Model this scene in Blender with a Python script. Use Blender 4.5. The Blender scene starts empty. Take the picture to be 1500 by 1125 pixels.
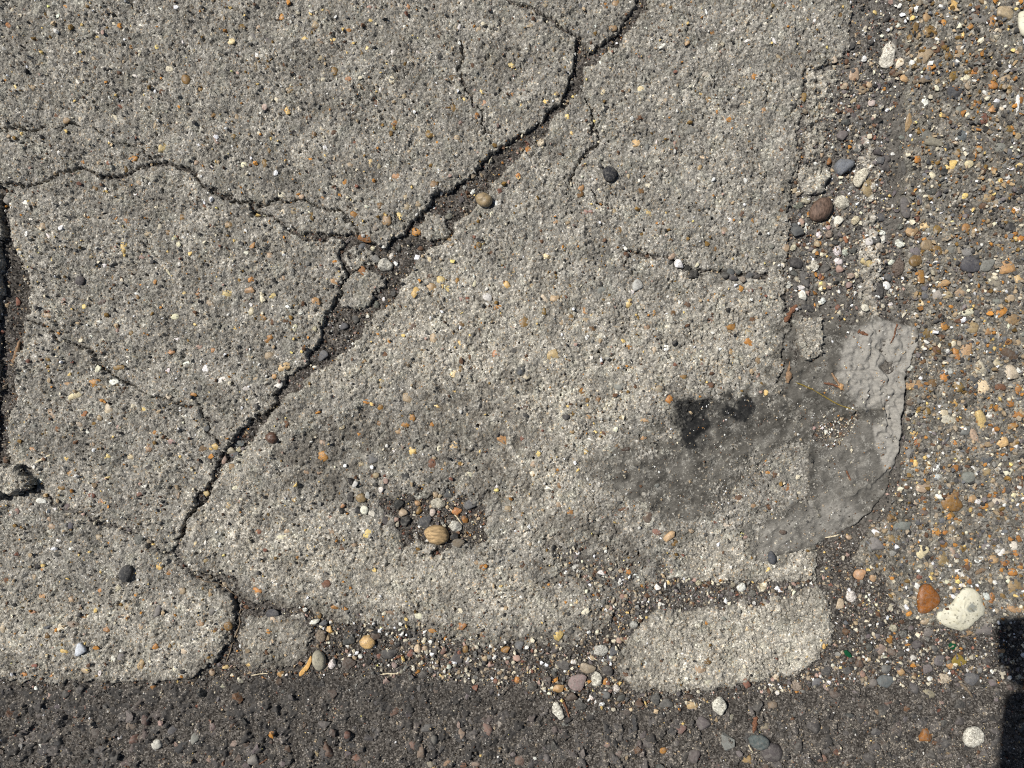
import bpy, bmesh, math, random
import numpy as np
from mathutils import Vector, Matrix

# ------------------------------------------------------------------ camera, sky, sun, exposure
S = 0.001                       # one photograph pixel is about one millimetre on the pavement
sc = bpy.context.scene
COL = sc.collection
CAM_H = 1.083
cam = bpy.data.cameras.new('camera'); cam.lens = 26.0; cam.sensor_width = 36.0
cam.clip_start = 0.01; cam.clip_end = 500
cam_o = bpy.data.objects.new('camera', cam); COL.objects.link(cam_o)
cam_o.location = (0, 0, CAM_H); cam_o.rotation_euler = (0, 0, 0)
sc.camera = cam_o

SUN_DIR = Vector((0.722, -0.353, -1.087)).normalized()      # the way the light travels
w = bpy.data.worlds.new('World'); sc.world = w; w.use_nodes = True
nt = w.node_tree; bg = nt.nodes['Background']
sky = nt.nodes.new('ShaderNodeTexSky'); sky.sky_type = 'NISHITA'; sky.sun_disc = False
sky.sun_elevation = math.asin(-SUN_DIR.z)
sky.sun_rotation = math.atan2(-SUN_DIR.x, -SUN_DIR.y)
nt.links.new(sky.outputs[0], bg.inputs[0]); bg.inputs[1].default_value = 0.05
sun = bpy.data.lights.new('sun', 'SUN'); sun.energy = 5.0; sun.angle = math.radians(0.53); sun.color = (1.0, 0.97, 0.93)
sun_o = bpy.data.objects.new('sun', sun); COL.objects.link(sun_o)
sun_o.location = (-3, 1.5, 5); sun_o.rotation_euler = SUN_DIR.to_track_quat('-Z', 'Y').to_euler()
sc.view_settings.view_transform = 'Standard'; sc.view_settings.look = 'None'
sc.view_settings.exposure = 0.0; sc.view_settings.gamma = 1.0; sc.view_settings.use_curve_mapping = False
sc.cycles.max_bounces = 5; sc.cycles.use_denoising = False; sc.cycles.pixel_filter_type = 'BLACKMAN_HARRIS'; sc.cycles.filter_width = 1.1

rng = np.random.default_rng(11)
R = random.Random(5)

# ------------------------------------------------------------------ raster fields (photo pixels = mm)
STEP = 1.5
X0, X1, Y0, Y1 = -60, 1560, -60, 1186
gx = np.arange(X0, X1 + .1, STEP); gy = np.arange(Y0, Y1 + .1, STEP)
NX, NY = len(gx), len(gy)
GX, GY = np.meshgrid(gx, gy)
_fy = np.fft.fftfreq(NY, STEP)[:, None]; _fx = np.fft.rfftfreq(NX, STEP)[None, :]
_ff = np.sqrt(_fx**2 + _fy**2)
def noise(wl, seed, bw=0.55):
    """band-limited noise of wavelength wl (mm), unit deviation"""
    r = np.random.default_rng(seed).standard_normal((NY, NX))
    f0 = 1.0 / wl
    F = np.fft.rfft2(r) * np.exp(-((_ff - f0) / (bw * f0))**2)
    n = np.fft.irfft2(F, s=(NY, NX)); return (n / n.std()).astype(np.float32)
def fbm(wl, seed, octs=4, gain=.6):
    a = 1; t = 0; s = 0
    for k in range(octs):
        t = t + a * noise(wl / 2**k, seed + 31 * k); s += a * a; a *= gain
    return t / math.sqrt(s)
def anoise(wu, wv, ang, seed, bw=.6):
    """stretched noise: wavelength wu across and wv along a direction"""
    r = np.random.default_rng(seed).standard_normal((NY, NX)); c, s_ = math.cos(ang), math.sin(ang)
    fu = _fx * c + _fy * s_; fv = -_fx * s_ + _fy * c
    F = np.fft.rfft2(r) * np.exp(-((np.abs(fu) - 1 / wu) * wu / bw)**2) * np.exp(-(fv * wv)**2)
    n = np.fft.irfft2(F, s=(NY, NX)); return (n / n.std()).astype(np.float32)
def sstep(a, b, x):
    t = np.clip((x - a) / (b - a), 0, 1); return t * t * (3 - 2 * t)
def blur(m, wl):
    return np.fft.irfft2(np.fft.rfft2(m) * np.exp(-(_ff * wl)**2 * 3), s=m.shape)

WX = GX + 2.2 * noise(38, 1) + 1.0 * noise(14, 2) + 0.75 * noise(6, 3)
WY = GY + 2.2 * noise(38, 4) + 1.0 * noise(14, 5) + 0.75 * noise(6, 6)
SX = GX + .8 * noise(34, 7); SY = GY + .8 * noise(34, 8)

def seg_dist(pts, hw=None, closed=False, reach=70, wx=WX, wy=WY):
    """distance to a polyline (minus a half width that may vary along it)"""
    D = np.full((NY, NX), reach, np.float32)
    n = len(pts)
    for i in range(n if closed else n - 1):
        a = pts[i]; b = pts[(i + 1) % n]
        x0, x1 = min(a[0], b[0]) - reach, max(a[0], b[0]) + reach
        y0, y1 = min(a[1], b[1]) - reach, max(a[1], b[1]) + reach
        i0, i1 = np.searchsorted(gx, x0), np.searchsorted(gx, x1)
        j0, j1 = np.searchsorted(gy, y0), np.searchsorted(gy, y1)
        if i0 >= i1 or j0 >= j1: continue
        px = wx[j0:j1, i0:i1]; py = wy[j0:j1, i0:i1]
        dx, dy = b[0] - a[0], b[1] - a[1]; L = dx * dx + dy * dy + 1e-9
        t = np.clip(((px - a[0]) * dx + (py - a[1]) * dy) / L, 0, 1)
        d = np.hypot(px - a[0] - t * dx, py - a[1] - t * dy)
        if hw is not None: d = d - (hw[i] + (hw[(i + 1) % n] - hw[i]) * t)
        D[j0:j1, i0:i1] = np.minimum(D[j0:j1, i0:i1], d)
    return D
def inside(pts, wx=WX, wy=WY):
    m = np.zeros((NY, NX), bool); n = len(pts)
    for i in range(n):
        ax, ay = pts[i]; bx, by = pts[(i + 1) % n]
        if ay == by: continue
        c = ((ay > wy) != (by > wy)) & (wx < (bx - ax) * (wy - ay) / (by - ay) + ax)
        m ^= c
    return m
def sdf(pts, wx=WX, wy=WY, reach=70):
    d = seg_dist(pts, closed=True, wx=wx, wy=wy, reach=reach)
    return np.where(inside(pts, wx, wy), d, -d)
def mask(pts, soft, wob=1.0):
    """soft-edged patch with a wobbling outline"""
    d = sdf(pts) + wob * soft * .5 * N30
    return sstep(-soft, soft, d)
N30 = noise(30, 77); N8 = noise(8, 78); N120 = noise(120, 79)

H1 = [(365,297),(336,292),(315,280),(291,264),(277,248),(256,237),(243,239),(213,244),(187,252),(171,259),(144,260),(120,245),(107,252),(75,259),(56,269),(32,273),(5,270)]
H1c = [(444,348),(428,336),(399,318),(375,311),(365,297)]
H1b = [(365,297),(375,301),(394,296),(423,294),(450,298),(471,300),(492,304),(506,320),(519,331),(524,344)]
BRN = [(700,-80),(730,-12),(752,5),(777,12),(798,20),(811,35),(835,48)]
POLY = {
 'A': [(-140,-140),(690,-140)] + BRN + [(843,60),(840,90),(834,110),(828,135),(820,150),(801,163),(791,179),(772,194),(750,202),(733,212),(700,248),(682,262),(650,280),(642,283),(626,305),(604,325),(583,345),(567,358),(545,354),(524,344)] + H1b[::-1][1:] + H1[1:] + [(-140,268)],
 'T': BRN + [(849,55),(866,73),(881,65),(905,48),(921,26),(934,-2),(960,-140),(700,-140)],
 'N': H1c + H1b[1:] + [(492,344),(466,347)],
 'B': H1[::-1] + H1c[::-1][1:] + [(466,347),(490,346),(500,356),(497,380),(500,395),(503,408),(492,432),(482,456),(471,478),(460,507),(447,528),(428,547),(407,571),(400,588),(371,615),(347,639),(335,655),(320,668),(312,690),(300,715),(288,723),(277,755),(262,775),(255,800),(245,808),(227,797),(192,777),(149,763),(88,739),(60,722),(48,713),(40,690),(15,680),(10,650),(12,620),(20,590),(20,560),(25,520),(40,470),(45,455),(45,430),(35,390),(20,365),(14,330),(12,300)],
 'D': [(-140,729),(0,727),(48,720),(60,727),(88,744),(149,768),(192,784),(227,803),(250,816),(261,829),(288,845),(320,858),(338,873),(344,892),(342,916),(338,937),(317,964),(292,982),(283,996),(200,1000),(100,1001),(0,999),(-140,999)],
 'E': [(985,-140),(951,0),(930,35),(912,58),(890,76),(868,92),(858,110),(850,128),(845,140),(833,152),(815,172),(803,190),(790,205),(765,225),(735,255),(715,285),(690,310),(668,327),(660,345),(640,362),(626,366),(610,382),(588,416),(580,435),(556,456),(535,478),(524,502),(490,526),(474,539),(450,558),(439,568),(410,590),(390,618),(373,638),(357,657),(328,683),(317,702),(301,734),(277,761),(270,780),(262,806),(275,831),(292,839),(322,850),(345,866),(354,880),(400,885),(450,897),(480,907),(560,928),(640,935),(700,950),(760,948),(830,948),(880,930),(905,892),(930,868),(985,846),(1020,851),(1197,854),(1197,790),(1200,700),(1190,640),(1140,560),(1150,500),(1158,470),(1152,440),(1150,400),(1155,330),(1159,288),(1165,259),(1172,229),(1167,205),(1176,133),(1177,101),(1233,88),(1249,67),(1244,35),(1246,0),(1250,-140)],
 'G': [(905,965),(920,938),(945,910),(968,892),(1010,895),(1055,882),(1130,878),(1160,870),(1200,858),(1212,872),(1220,900),(1223,930),(1212,952),(1190,975),(1165,995),(1100,1000),(1050,1010),(985,1018),(930,1012),(908,998),(900,980)],
 'F': [(352,915),(362,902),(400,900),(440,905),(455,915),(458,940),(448,965),(430,975),(400,985),(365,985),(350,965),(346,940)],
 'K1': [(610,330),(625,314),(648,311),(659,334),(652,345),(624,352),(606,342)],
 'K2': [(503,362),(520,354),(545,364),(552,385),(535,392),(515,393),(505,386)],
 'K3': [(524,395),(546,398),(559,408),(562,417),(548,432),(535,446),(519,454),(501,447),(495,440),(500,424),(508,406)],
 'K5': [(1169,245),(1185,240),(1205,240),(1217,252),(1215,268),(1200,280),(1190,284),(1172,272),(1168,258)],
 'K6': [(1162,470),(1175,464),(1198,466),(1208,478),(1205,500),(1199,516),(1188,530),(1176,524),(1167,500)],
 'K4': [(-20,688),(11,681),(31,682),(46,696),(49,708),(39,718),(11,724),(-20,725)],
 'L': [(-140,280),(-5,285),(-1,330),(0,420),(-6,480),(-9,600),(-15,676),(-140,676)],
 'W': [(1182,106),(1230,95),(1226,140),(1216,190),(1212,226),(1182,235),(1174,205),(1182,140)],
 'M': [(1256,190),(1281,194),(1292,300),(1287,420),(1282,500),(1266,502),(1259,400),(1266,300),(1250,240)],
 'P': [(1322,-140),(1327,100),(1329,200),(1327,300),(1331,400),(1336,500),(1330,560),(1325,640),(1318,700),(1300,757),(1262,788),(1254,830),(1296,850),(1310,880),(1325,905),(1370,921),(1420,928),(1470,915),(1535,895),(1700,890),(1700,-140)],
 'Q': [(-140,1005),(100,1006),(285,1004),(350,993),(470,990),(560,990),(700,999),(760,1010),(810,1034),(900,1046),(1000,1040),(1100,1024),(1200,1012),(1300,1002),(1400,1000),(1700,990),(1700,1300),(-140,1300)],
}
CRACKS = [  # hairlines and narrow cracks: points, half widths, owners
 (H1, [1.2,1.4,1.8,2.4,2.2,1.8,3.2,2.4,2.6,2.2,1.4,1.2,1.1,1.4,1.4,1.2,1.3]),
 (H1c, [2.2,2.0,2.2,2.6,1.8]), (H1b, [1.4,.8,1,1,.9,.8,.7,1,1,1]), ([(444,348),(466,347),(492,344),(524,344)], [2.4,2.8,2.4,2]),
 (BRN, [2,2,2.2,2.4,2.6,3.4,3.6]),
 ([(-80,188),(0,188),(36,190),(60,184),(70,182)], [.9,.9,1.3,1.3,.6]), ([(82,187),(108,181),(124,180)], [.6,1,.5]),
 ([(134,189),(150,197),(165,207),(185,210),(204,219),(222,228),(238,230)], [.5,.6,.5,.7,.5,.7,.4]),
 ([(43,472),(75,486),(101,504),(125,512),(141,528),(157,542),(187,563)], [1.2,.9,.9,.7,.9,1,.5]),
 ([(187,563),(235,585),(288,598),(305,612),(307,630),(318,652)], [.4,.3,.9,1.4,1.3,1.6]),
 ([(676,61),(676,83),(671,101),(682,131),(703,160),(706,181),(722,198)], [.6,1.6,1.3,1,1,.8,1.2]),
 ([(857,144),(870,160),(871,187),(874,208)], [1,1.1,1,1.2]), ([(874,208),(857,227),(849,243),(841,261),(838,268)], [.6,1,1.1,.9,.4]),
 ([(865,280),(883,299),(899,312)], [.6,.7,.5]),
 ([(912,367),(925,368),(938,371),(955,376),(975,380),(1000,388),(1012,398),(1026,398)], [1.8,1.5,1.6,1.4,1.9,2.6,3.4,1.6]),
 ([(1026,394),(1045,393),(1062,398),(1085,404),(1105,404),(1125,404)], [1.2,1,2.4,4.6,4.8,2.4]),
 ([(345,866),(343,850),(300,838)], [1,1,1]),
]
print('fields')
DC = np.full((NY, NX), 70, np.float32)
for pts, hw in CRACKS: DC = np.minimum(DC, seg_dist(pts, [.95 + h * .95 for h in hw], reach=40))
SD = {k: sdf(p) for k, p in POLY.items()}
for k in 'ABTNEDGF':
    SD[k] = np.minimum(SD[k], DC)

n3, n5, n9, n18, n60, n250 = noise(3.4, 21), noise(5.5, 22), noise(10, 23), noise(20, 24), noise(70, 25), noise(260, 26)
GR = (.66 * n3 + .78 * n5 + .70 * n9) * (.72 + .5 * sstep(-1, 1, noise(90, 29)))
pits = -np.clip(noise(8, 27) - 1.25, 0, 1.0) * 2.2 - np.clip(noise(5, 28) - 1.3, 0, 1.0) * 1.8
ROUGH = GR + pits + .85 * n18 + 1.1 * n60 + .9 * n250

HOLLOW = [(402,668),(440,640),(520,605),(640,580),(720,585),(750,640),(735,700),(722,760),(712,795),(640,806),(588,790),(560,752),(500,742),(450,715),(415,700)]
DEEP = [(560,742),(600,728),(660,722),(700,738),(714,770),(705,798),(650,806),(610,798),(585,782)]
BAY = [(800,808),(850,800),(900,815),(960,850),(985,848),(930,880),(905,905),(870,880),(830,850)]
h_hollow = np.minimum(mask(HOLLOW, 13), 1); h_deep = mask(DEEP, 7, 2.2); h_bay = mask(BAY, 22)
h_low = mask([(640,575),(760,560),(790,640),(770,720),(700,700),(650,650)], 30)
h_low2 = mask([(920,405),(980,400),(1060,415),(1040,440),(960,450),(900,430)], 14)

def tilt(cx, cy, ax, ay, z): return z + (GX - cx) * ax + (GY - cy) * ay
BASE = {
 'A': tilt(350,150,0,.002,1.2), 'T': tilt(850,20,.004,0,.8), 'N': tilt(430,320,.004,.004,-.3), 'B': tilt(220,500,.003,.001,.3),
 'D': tilt(150,880,.006,-.004,.2), 'E': tilt(700,500,0,0,0), 'G': tilt(1060,940,0,.004,-.6), 'F': tilt(400,940,0,0,-1.8),
 'K1': tilt(632,332,.07,.05,-2.6), 'K2': tilt(525,375,.03,.05,-5.5), 'K3': tilt(528,424,.04,.05,-1.5),
 'K5': tilt(1192,262,.05,.06,2.2), 'K6': tilt(1185,490,.03,-.06,2.6), 'K4': tilt(0,705,-.02,.03,19), 'L': tilt(-40,480,0,0,3),
 'W': tilt(1200,160,-.03,0,-3.0), 'M': tilt(1272,350,0,0,-3.6), 'P': tilt(1400,450,0,0,-1.2),
}
ER = {'A':3,'T':4,'N':3,'B':5,'D':8,'E':7,'G':9,'F':9,'K1':5,'K2':7,'K3':5,'K5':7,'K6':6,'K4':3,'L':5,'W':12,'M':8,'P':9}   # edge wear radius
ED = {'A':.8,'T':1.2,'N':.8,'B':1.4,'D':2.2,'E':1.8,'G':2.4,'F':2.2,'K1':1.5,'K2':2.4,'K3':1.6,'K5':2.6,'K6':2.2,'K4':.8,'L':1.5,'W':2,'M':2.4,'P':2.5}
TOP = {}
cliff_n = 1 + .35 * noise(9, 41)
for k in BASE:
    D = SD[k]
    rough = ROUGH * (1.0 if k not in ('P', 'W', 'M', 'K5') else 1.25)
    if k == 'P': rough = .9 * GR + .8 * pits + .6 * n18 + .8 * n60
    if k in ('W', 'M', 'K2'): rough = rough + .7 * n9 + 1.0 * n18
    if k == 'K5': rough = rough + .8 * n18
    if k == 'P': rough = rough + 1.8 * np.exp(-((D - 5) / 4)**2) * sstep(620, 540, GY)
    z = BASE[k] + rough - ED[k] * np.clip(1 - D / ER[k], 0, 1)**2
    if k == 'E':
        z = z - 4.2 * h_hollow - 7.5 * h_deep - 3.4 * h_bay - 1.0 * h_low - 1.6 * h_low2
        z = z - 5.2 * sstep(862, 962, GY - .10 * (GX - 700) + 9 * N30) * (GX > 300) * sstep(1010, 900, GX)
    if k in ('G', 'F'): z = z - (2.6 * sstep(960, 900, GY) * sstep(1190, 1100, GX) + .6) * np.clip(1 - D / 20, 0, 1)**1.6 * (1 + .3 * N30)
    z = z - np.clip(-D * 6.5 * cliff_n, 0, 26)
    TOP[k] = z.astype(np.float32)

# soil fills every joint; its level differs from joint to joint
lev = np.full((NY, NX), -6.5, np.float32)
def setlev(pts, soft, z):
    global lev
    m = mask(pts, soft, .6); lev = lev * (1 - m) + z * m
setlev([(620,250),(760,190),(800,230),(690,320),(640,400),(580,470),(480,560),(420,600),(390,590),(440,520),(490,430),(560,360)], 10, -7.5)
setlev([(400,590),(430,600),(330,720),(270,800),(240,800),(300,700)], 8, -8)
setlev([(40,715),(270,800),(300,850),(250,830),(60,740)], 8, -3.2)
setlev([(-140,270),(30,270),(60,450),(30,700),(-140,700)], 12, -11)
setlev([(340,860),(480,890),(900,940),(900,1060),(280,1010),(340,930)], 16, -4.6)
setlev([(330,870),(352,870),(350,990),(290,1000)], 4, -9)
setlev([(800,800),(1000,830),(1220,850),(1200,890),(930,900),(880,1000),(1230,1000),(1225,860),(1320,800),(1330,900),(1600,900),(1600,1060),(860,1060),(860,900)], 14, -4.4)
setlev([(1170,80),(1330,-80),(1330,560),(1150,560)], 14, -4.8)
setlev([(1290,-80),(1326,-80),(1330,500),(1295,500)], 5, -7.5)
setlev([(1180,540),(1330,500),(1330,800),(1195,800)], 12, -3.2)
soil_z = lev + .45 * n3 + .6 * n5 + .6 * n9 + .8 * n18 + 1.0 * n60 - np.clip(n18 - 1.2, 0, 2) * 1.0

# asphalt: coated angular stones packed together, each with a tilted face of its own
def cells(size, seed, wob=0):
    r = np.random.default_rng(seed)
    nx, ny = int((X1 - X0) / size) + 3, int((Y1 - Y0) / size) + 3
    jx, jy = r.random((ny, nx)), r.random((ny, nx))
    hz, ta, tb = r.standard_normal((ny, nx)), r.standard_normal((ny, nx)), r.standard_normal((ny, nx))
    px, py = (GX - X0 + wob * N8) / size + 1, (GY - Y0 + wob * noise(9, seed)) / size + 1
    ix, iy = px.astype(int), py.astype(int)
    f1 = np.full(GX.shape, 9., np.float32); f2 = f1.copy(); val = np.zeros_like(f1); rid = np.zeros_like(f1)
    for dy in (-1, 0, 1):
        for dx in (-1, 0, 1):
            cx, cy = np.clip(ix + dx, 0, nx - 1), np.clip(iy + dy, 0, ny - 1)
            vx, vy = px - (cx + jx[cy, cx]), py - (cy + jy[cy, cx])
            d = np.hypot(vx, vy) * (1 + .18 * hz[cy, cx].clip(-1.5, 1.5))
            v = hz[cy, cx] + 2.4 * (ta[cy, cx] * vx + tb[cy, cx] * vy)
            near = d < f1
            f2 = np.where(near, f1, np.minimum(f2, d)); f1 = np.where(near, d, f1); val = np.where(near, v, val)
            rid = np.where(near, jx[cy, cx], rid)
    return f1, f2, val, rid
f1, f2, val, rid = cells(18, 91, 1.4)
g1, g2, gval, grid_ = cells(6.5, 92, .8)
bury = sstep(.55, 1.0, rid)      # some stones sit deeper in the binder
rolled = sstep(1075, 1015, GY + 12 * N30) * sstep(820, 680, GX)
asph = -4.4 + (1 - .45 * rolled) * ((3.6 * val - 2.0 * bury) * sstep(0, .34, f2 - f1) - 2.2 * (1 - sstep(0, .30, f2 - f1))) + .8 * gval * sstep(0, .3, g2 - g1) + .5 * n5 + .3 * n3 + .9 * n60
asph = np.clip(asph, -9.5 + .6 * n5 + .5 * n9, .5)
TOP['Q'] = (asph - 2.2 * sstep(8, -4, SD['Q']) - np.clip(-SD['Q'], 0, 6) * 2).astype(np.float32)

# flattened rag
RAG = [(858,690),(880,664),(925,650),(960,655),(985,640),(1000,612),(1040,586),(1062,576),(1105,582),(1138,566),(1150,540),(1146,500),(1158,480),(1212,470),(1262,478),(1280,462),(1310,474),(1344,480),(1346,502),(1332,530),(1322,560),(1319,600),(1315,640),(1312,668),(1305,692),(1296,722),(1272,752),(1250,768),(1216,788),(1190,800),(1150,812),(1118,824),(1104,820),(1098,798),(1082,768),(1012,770),(1000,788),(985,760),(950,745),(925,738),(900,718)]
HOLE = [(1092,690),(1130,667),(1165,645),(1184,652),(1186,735),(1150,742),(1120,760),(1095,765),(1040,790),(1015,780),(1060,740),(1080,715)]
HOLE2 = [(1163,468),(1196,464),(1210,478),(1206,500),(1198,522),(1186,533),(1172,526),(1164,500)]
HOLE3 = [(1188,640),(1205,622),(1240,620),(1252,600),(1262,612),(1235,640),(1215,652)]
sr = np.minimum(sdf(RAG, SX, SY), -sdf(HOLE)); sr = np.minimum(sr, -sdf(HOLE2)); sr = np.minimum(sr, -sdf(HOLE3))
SD['R'] = sr

ground = soil_z.copy()
for k in TOP:
    ok = SD[k] > -4
    ground = np.where(ok, np.maximum(ground, TOP[k]), ground)
g_smooth = blur(ground, 10)
crump = mask([(1225,545),(1240,500),(1275,470),(1345,478),(1345,505),(1322,560),(1318,660),(1300,690),(1280,640),(1300,590),(1260,600),(1245,575)], 6, .4)
def ridge(pts, hw, h):
    d = seg_dist(pts, reach=30) ; return h * np.exp(-(d / hw)**2)
fold = np.tanh(1.3 * np.abs(anoise(62, 85, .3 , 61, 1.0))); fold2 = np.tanh(1.2 * np.abs(anoise(36, 50, -.8, 62, 1.0)))
soft = np.clip(1 - np.abs(anoise(26, 120, 1.0, 63)) * 1.1, 0, 1)**2.4; soft2 = np.clip(1 - np.abs(anoise(12, 60, .75, 65)) * 1.3, 0, 1)**2
UPPER = [(1236,622),(1262,600),(1290,580),(1330,560),(1330,640),(1313,668),(1300,688),(1283,702),(1262,716),(1244,728),(1236,715),(1232,690),(1215,655)]
UPPER2 = [(1228,548),(1262,545),(1300,548),(1330,545),(1324,572),(1306,580),(1280,578),(1268,592),(1262,604),(1248,608),(1238,596),(1240,580),(1225,565)]
step_up = 2.6 * sstep(-1.2, 1.2, sdf(UPPER, SX, SY)) * sstep(1222, 1285, GX) + 2.2 * sstep(-1.2, 1.2, sdf(UPPER2, SX, SY))
thin = sstep(1215, 1150, GX + .35 * (GY - 650))
rag = np.maximum(g_smooth, -3.0 + 0*GX) + 1.0 + .22 * n9 + .12 * n3 + .3 * n18 + step_up - thin * (1.5 * (1 - sstep(0, 26, sr + 9 * N30)) + .2)
rag = rag + crump * (1.6 * fold + 1.0 * fold2 - 1 + .3 * n9 + .5 * n18) + (1 - crump) * (1.2 * soft + .5 * soft2) * (.35 + .65 * sstep(-.6, .8, N30))
for pts, hw, h in [([(1326,545),(1320,600),(1318,645),(1311,672)],3.0,4.2), ([(1311,672),(1300,688),(1280,704),(1262,716),(1244,728)],2.2,3.0),
                   ([(1312,690),(1302,716),(1280,742),(1255,762),(1235,778)],2.2,2.2), ([(1262,570),(1290,572),(1322,575)],3,2.6),
                   ([(1292,575),(1286,610),(1300,640),(1306,600),(1300,575)],2.4,2.6), ([(1245,545),(1285,552),(1310,562)],3,2.2),
                   ([(1232,590),(1248,604),(1262,596),(1270,575)],2.4,2.4), ([(912,680),(920,700),(934,722),(942,738)],1.6,1.7),
                   ([(1120,822),(1140,800),(1165,775),(1190,750)],2.2,1.6), ([(1105,800),(1130,780),(1150,765)],2,1.4),
                   ([(1246,640),(1232,660),(1220,690)],1.6,1.0), ([(1130,640),(1100,655),(1065,668)],2,1.1), ([(1150,540),(1140,575),(1110,600)],2.5,1.6)]:
    rag = rag + ridge(pts, hw, h)
for pts in [[(1346,478),(1345,495),(1335,520),(1325,540),(1320,560),(1318,600)], [(1271,482),(1271,494),(1269,513),(1279,532)], [(1280,478),(1280,497),(1284,520),(1300,524)], [(1220,541),(1250,536),(1282,539),(1296,548),(1292,560)],
            [(1245,553),(1258,568),(1274,563)], [(1252,574),(1256,588),(1261,600)], [(1271,571),(1268,588),(1262,600)], [(1285,569),(1288,592),(1290,612),(1298,636)], [(1300,571),(1296,590),(1292,606)], [(1317,560),(1313,580),(1316,606),(1313,640)], [(1308,488),(1318,505),(1312,530)], [(1240,556),(1236,570),(1246,580)]]:
    rag = rag + ridge(pts, 3.4, 3.6)
rag = rag - 3.2 * mask([(1288,492),(1300,496),(1306,530),(1304,556),(1297,548),(1292,520)], 3, .5) - 2.4 * mask([(1296,578),(1304,580),(1302,606),(1296,600)], 2, .4)
edge_up = 1.1 * np.exp(-(sr / 3.0)**2) * sstep(1180, 1260, GX)
TOP['R'] = (rag + edge_up - np.clip(1 - sr / 2.0, 0, 1) * .5 - np.clip(-sr * 2.4, 0, 8)).astype(np.float32)

FULL = ground.copy(); okr = sr > 0
FULL = np.where(okr, np.maximum(FULL, TOP['R']), FULL)
def zat(x, y, F=None):
    if F is None: F = FULLP
    i = min(max(int((x - X0) / STEP + .5), 0), NX - 1); j = min(max(int((y - Y0) / STEP + .5), 0), NY - 1)
    return float(F[j, i])
FULLP = np.maximum(FULL, blur(FULL, 5) - .2)
def sat(k, x, y): return zat(x, y, SD[k])
def W(x, y, z=0): return Vector(((x - 750) * S, (562.5 - y) * S, z * S))

# colour masks (dirt, pale laitance, spills): marks with a shape of their own
dirt = .9 * h_bay + .75 * h_deep + .75 * mask([(405,660),(450,632),(540,600),(570,640),(500,705),(430,705)], 16) * sstep(-1.3, .5, N30 + .4 * N8) + .75 * h_low * sstep(-.5, .9, N30 + .4 * N8) + .30 * h_hollow + .10 * (GX + GY * .75 < 980)
dirt += .85 * sstep(-1.2, .5, N30 + .4 * N8) * mask([(790,760),(900,770),(960,830),(880,850),(800,830)], 25) + .30 * sstep(.4, 2.0, N120)
dirt += .5 * sstep(885, 950, GY - .10 * (GX - 700) + 10 * N30) * sstep(1000, 900, GX) * (GX > 330)
silt = mask([(850,690),(925,645),(985,600),(1040,582),(1110,578),(1140,500),(1165,440),(1240,440),(1330,470),(1330,760),(1200,800),(1100,830),(1080,760),(1000,790),(900,725)], 12)
film = silt * sstep(-1.2, .6, N30 + .6 * N8) * (SD['K6'] < -1) * (1 - .85 * sstep(-4, 4, sdf(HOLE)))
film = np.maximum(film, .9 * mask([(1304,130),(1323,118),(1326,230),(1325,340),(1306,340)], 5))
pale = .65 * mask([(560,420),(640,370),(800,420),(900,470),(1100,430),(1140,520),(960,580),(860,640),(850,760),(760,800),(700,620),(560,540),(480,560),(420,640),(300,760),(520,520)], 45)
pale += .7 * mask([(300,760),(400,740),(560,780),(700,820),(860,880),(800,930),(600,900),(420,870),(330,820)], 35) + .95 * mask(POLY['P'], 10) * sstep(.1, 1.5, N30 + .6 * N8)
pale += 1.0 * mask(POLY['G'], 12) + .9 * mask([(1000,790),(1195,775),(1195,850),(1010,850)], 12) + .5 * mask(POLY['F'], 8) + .5 * mask(POLY['D'], 20) * sstep(840, 900, GY)
pale += .7 * mask([(960,650),(1060,640),(1000,600)], 8) * 0
edgepale = np.zeros_like(pale)
for k in 'EB': edgepale += np.exp(-np.abs(SD[k] - 3) / 5) * (SD[k] > -1) * (DC > 8) * .55
pale += edgepale + .9 * np.exp(-np.abs(SD['P'] - 7) / 6) * (SD['P'] > -1) * (GX < 1365) * (.6 + .4 * N30) + .6 * (SD['W'] > 0) + .5 * (SD['K5'] > 0) + .6 * (SD['K6'] > 0) + .8 * (SD['K4'] > 0)
stain = np.maximum(mask([(988,590),(1012,582),(1036,588),(1036,628),(1026,650),(1006,655),(994,632)], 6, 1.3), mask([(1058,588),(1078,598),(1078,582),(1104,582),(1108,600),(1090,622),(1072,614),(1056,606)], 6, 1.2))
stain = np.maximum(stain, .42 * mask([(982,584),(1040,578),(1112,576),(1116,606),(1085,632),(1040,640),(1020,664),(1000,662),(986,630)], 14))
stain = np.clip(stain * 1.15 * (1 + .12 * N8), 0, 1)
for k, amt, wd in (('E', .8, 26), ('G', .55, 12), ('F', .5, 10), ('D', .85, 12)):
    low = sstep(835, 880, GY) if k != 'E' else np.maximum(sstep(860, 930, GY - .1 * (GX - 700)) * sstep(1000, 920, GX), sstep(1100, 1150, GX) * .6)
    dirt += amt * np.clip(1 - SD[k] / wd + .35 * N30 + .2 * N8, 0, 1) * low * (SD[k] > -1)
pale += .35 * sstep(.2, 1.6, noise(46, 80)) * (GX < 1150); dirt += .22 * sstep(.3, 1.7, noise(54, 81)) * (GX < 1150) + .35 * sstep(.9, 2.0, noise(17, 82)) * (GX < 1150)
ashy = np.clip(mask([(1175,80),(1330,-80),(1332,470),(1150,470)], 16) * (.45 + .5 * sstep(-.8, .8, N30 + .6 * N8)) + .6 * mask([(40,715),(270,800),(300,850),(250,830),(60,740)], 12) + .5 * mask([(800,800),(1000,830),(1220,848),(1215,885),(960,895),(900,960),(820,860)], 16) * sstep(-.8, .8, N30), 0, 1)
dirt += .8 * (SD['P'] > 0) * sstep(.1, 1.1, noise(24, 83) + .4 * N8); dirt = np.clip(dirt, 0, 1); pale = np.clip(pale, 0, 1)

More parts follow.
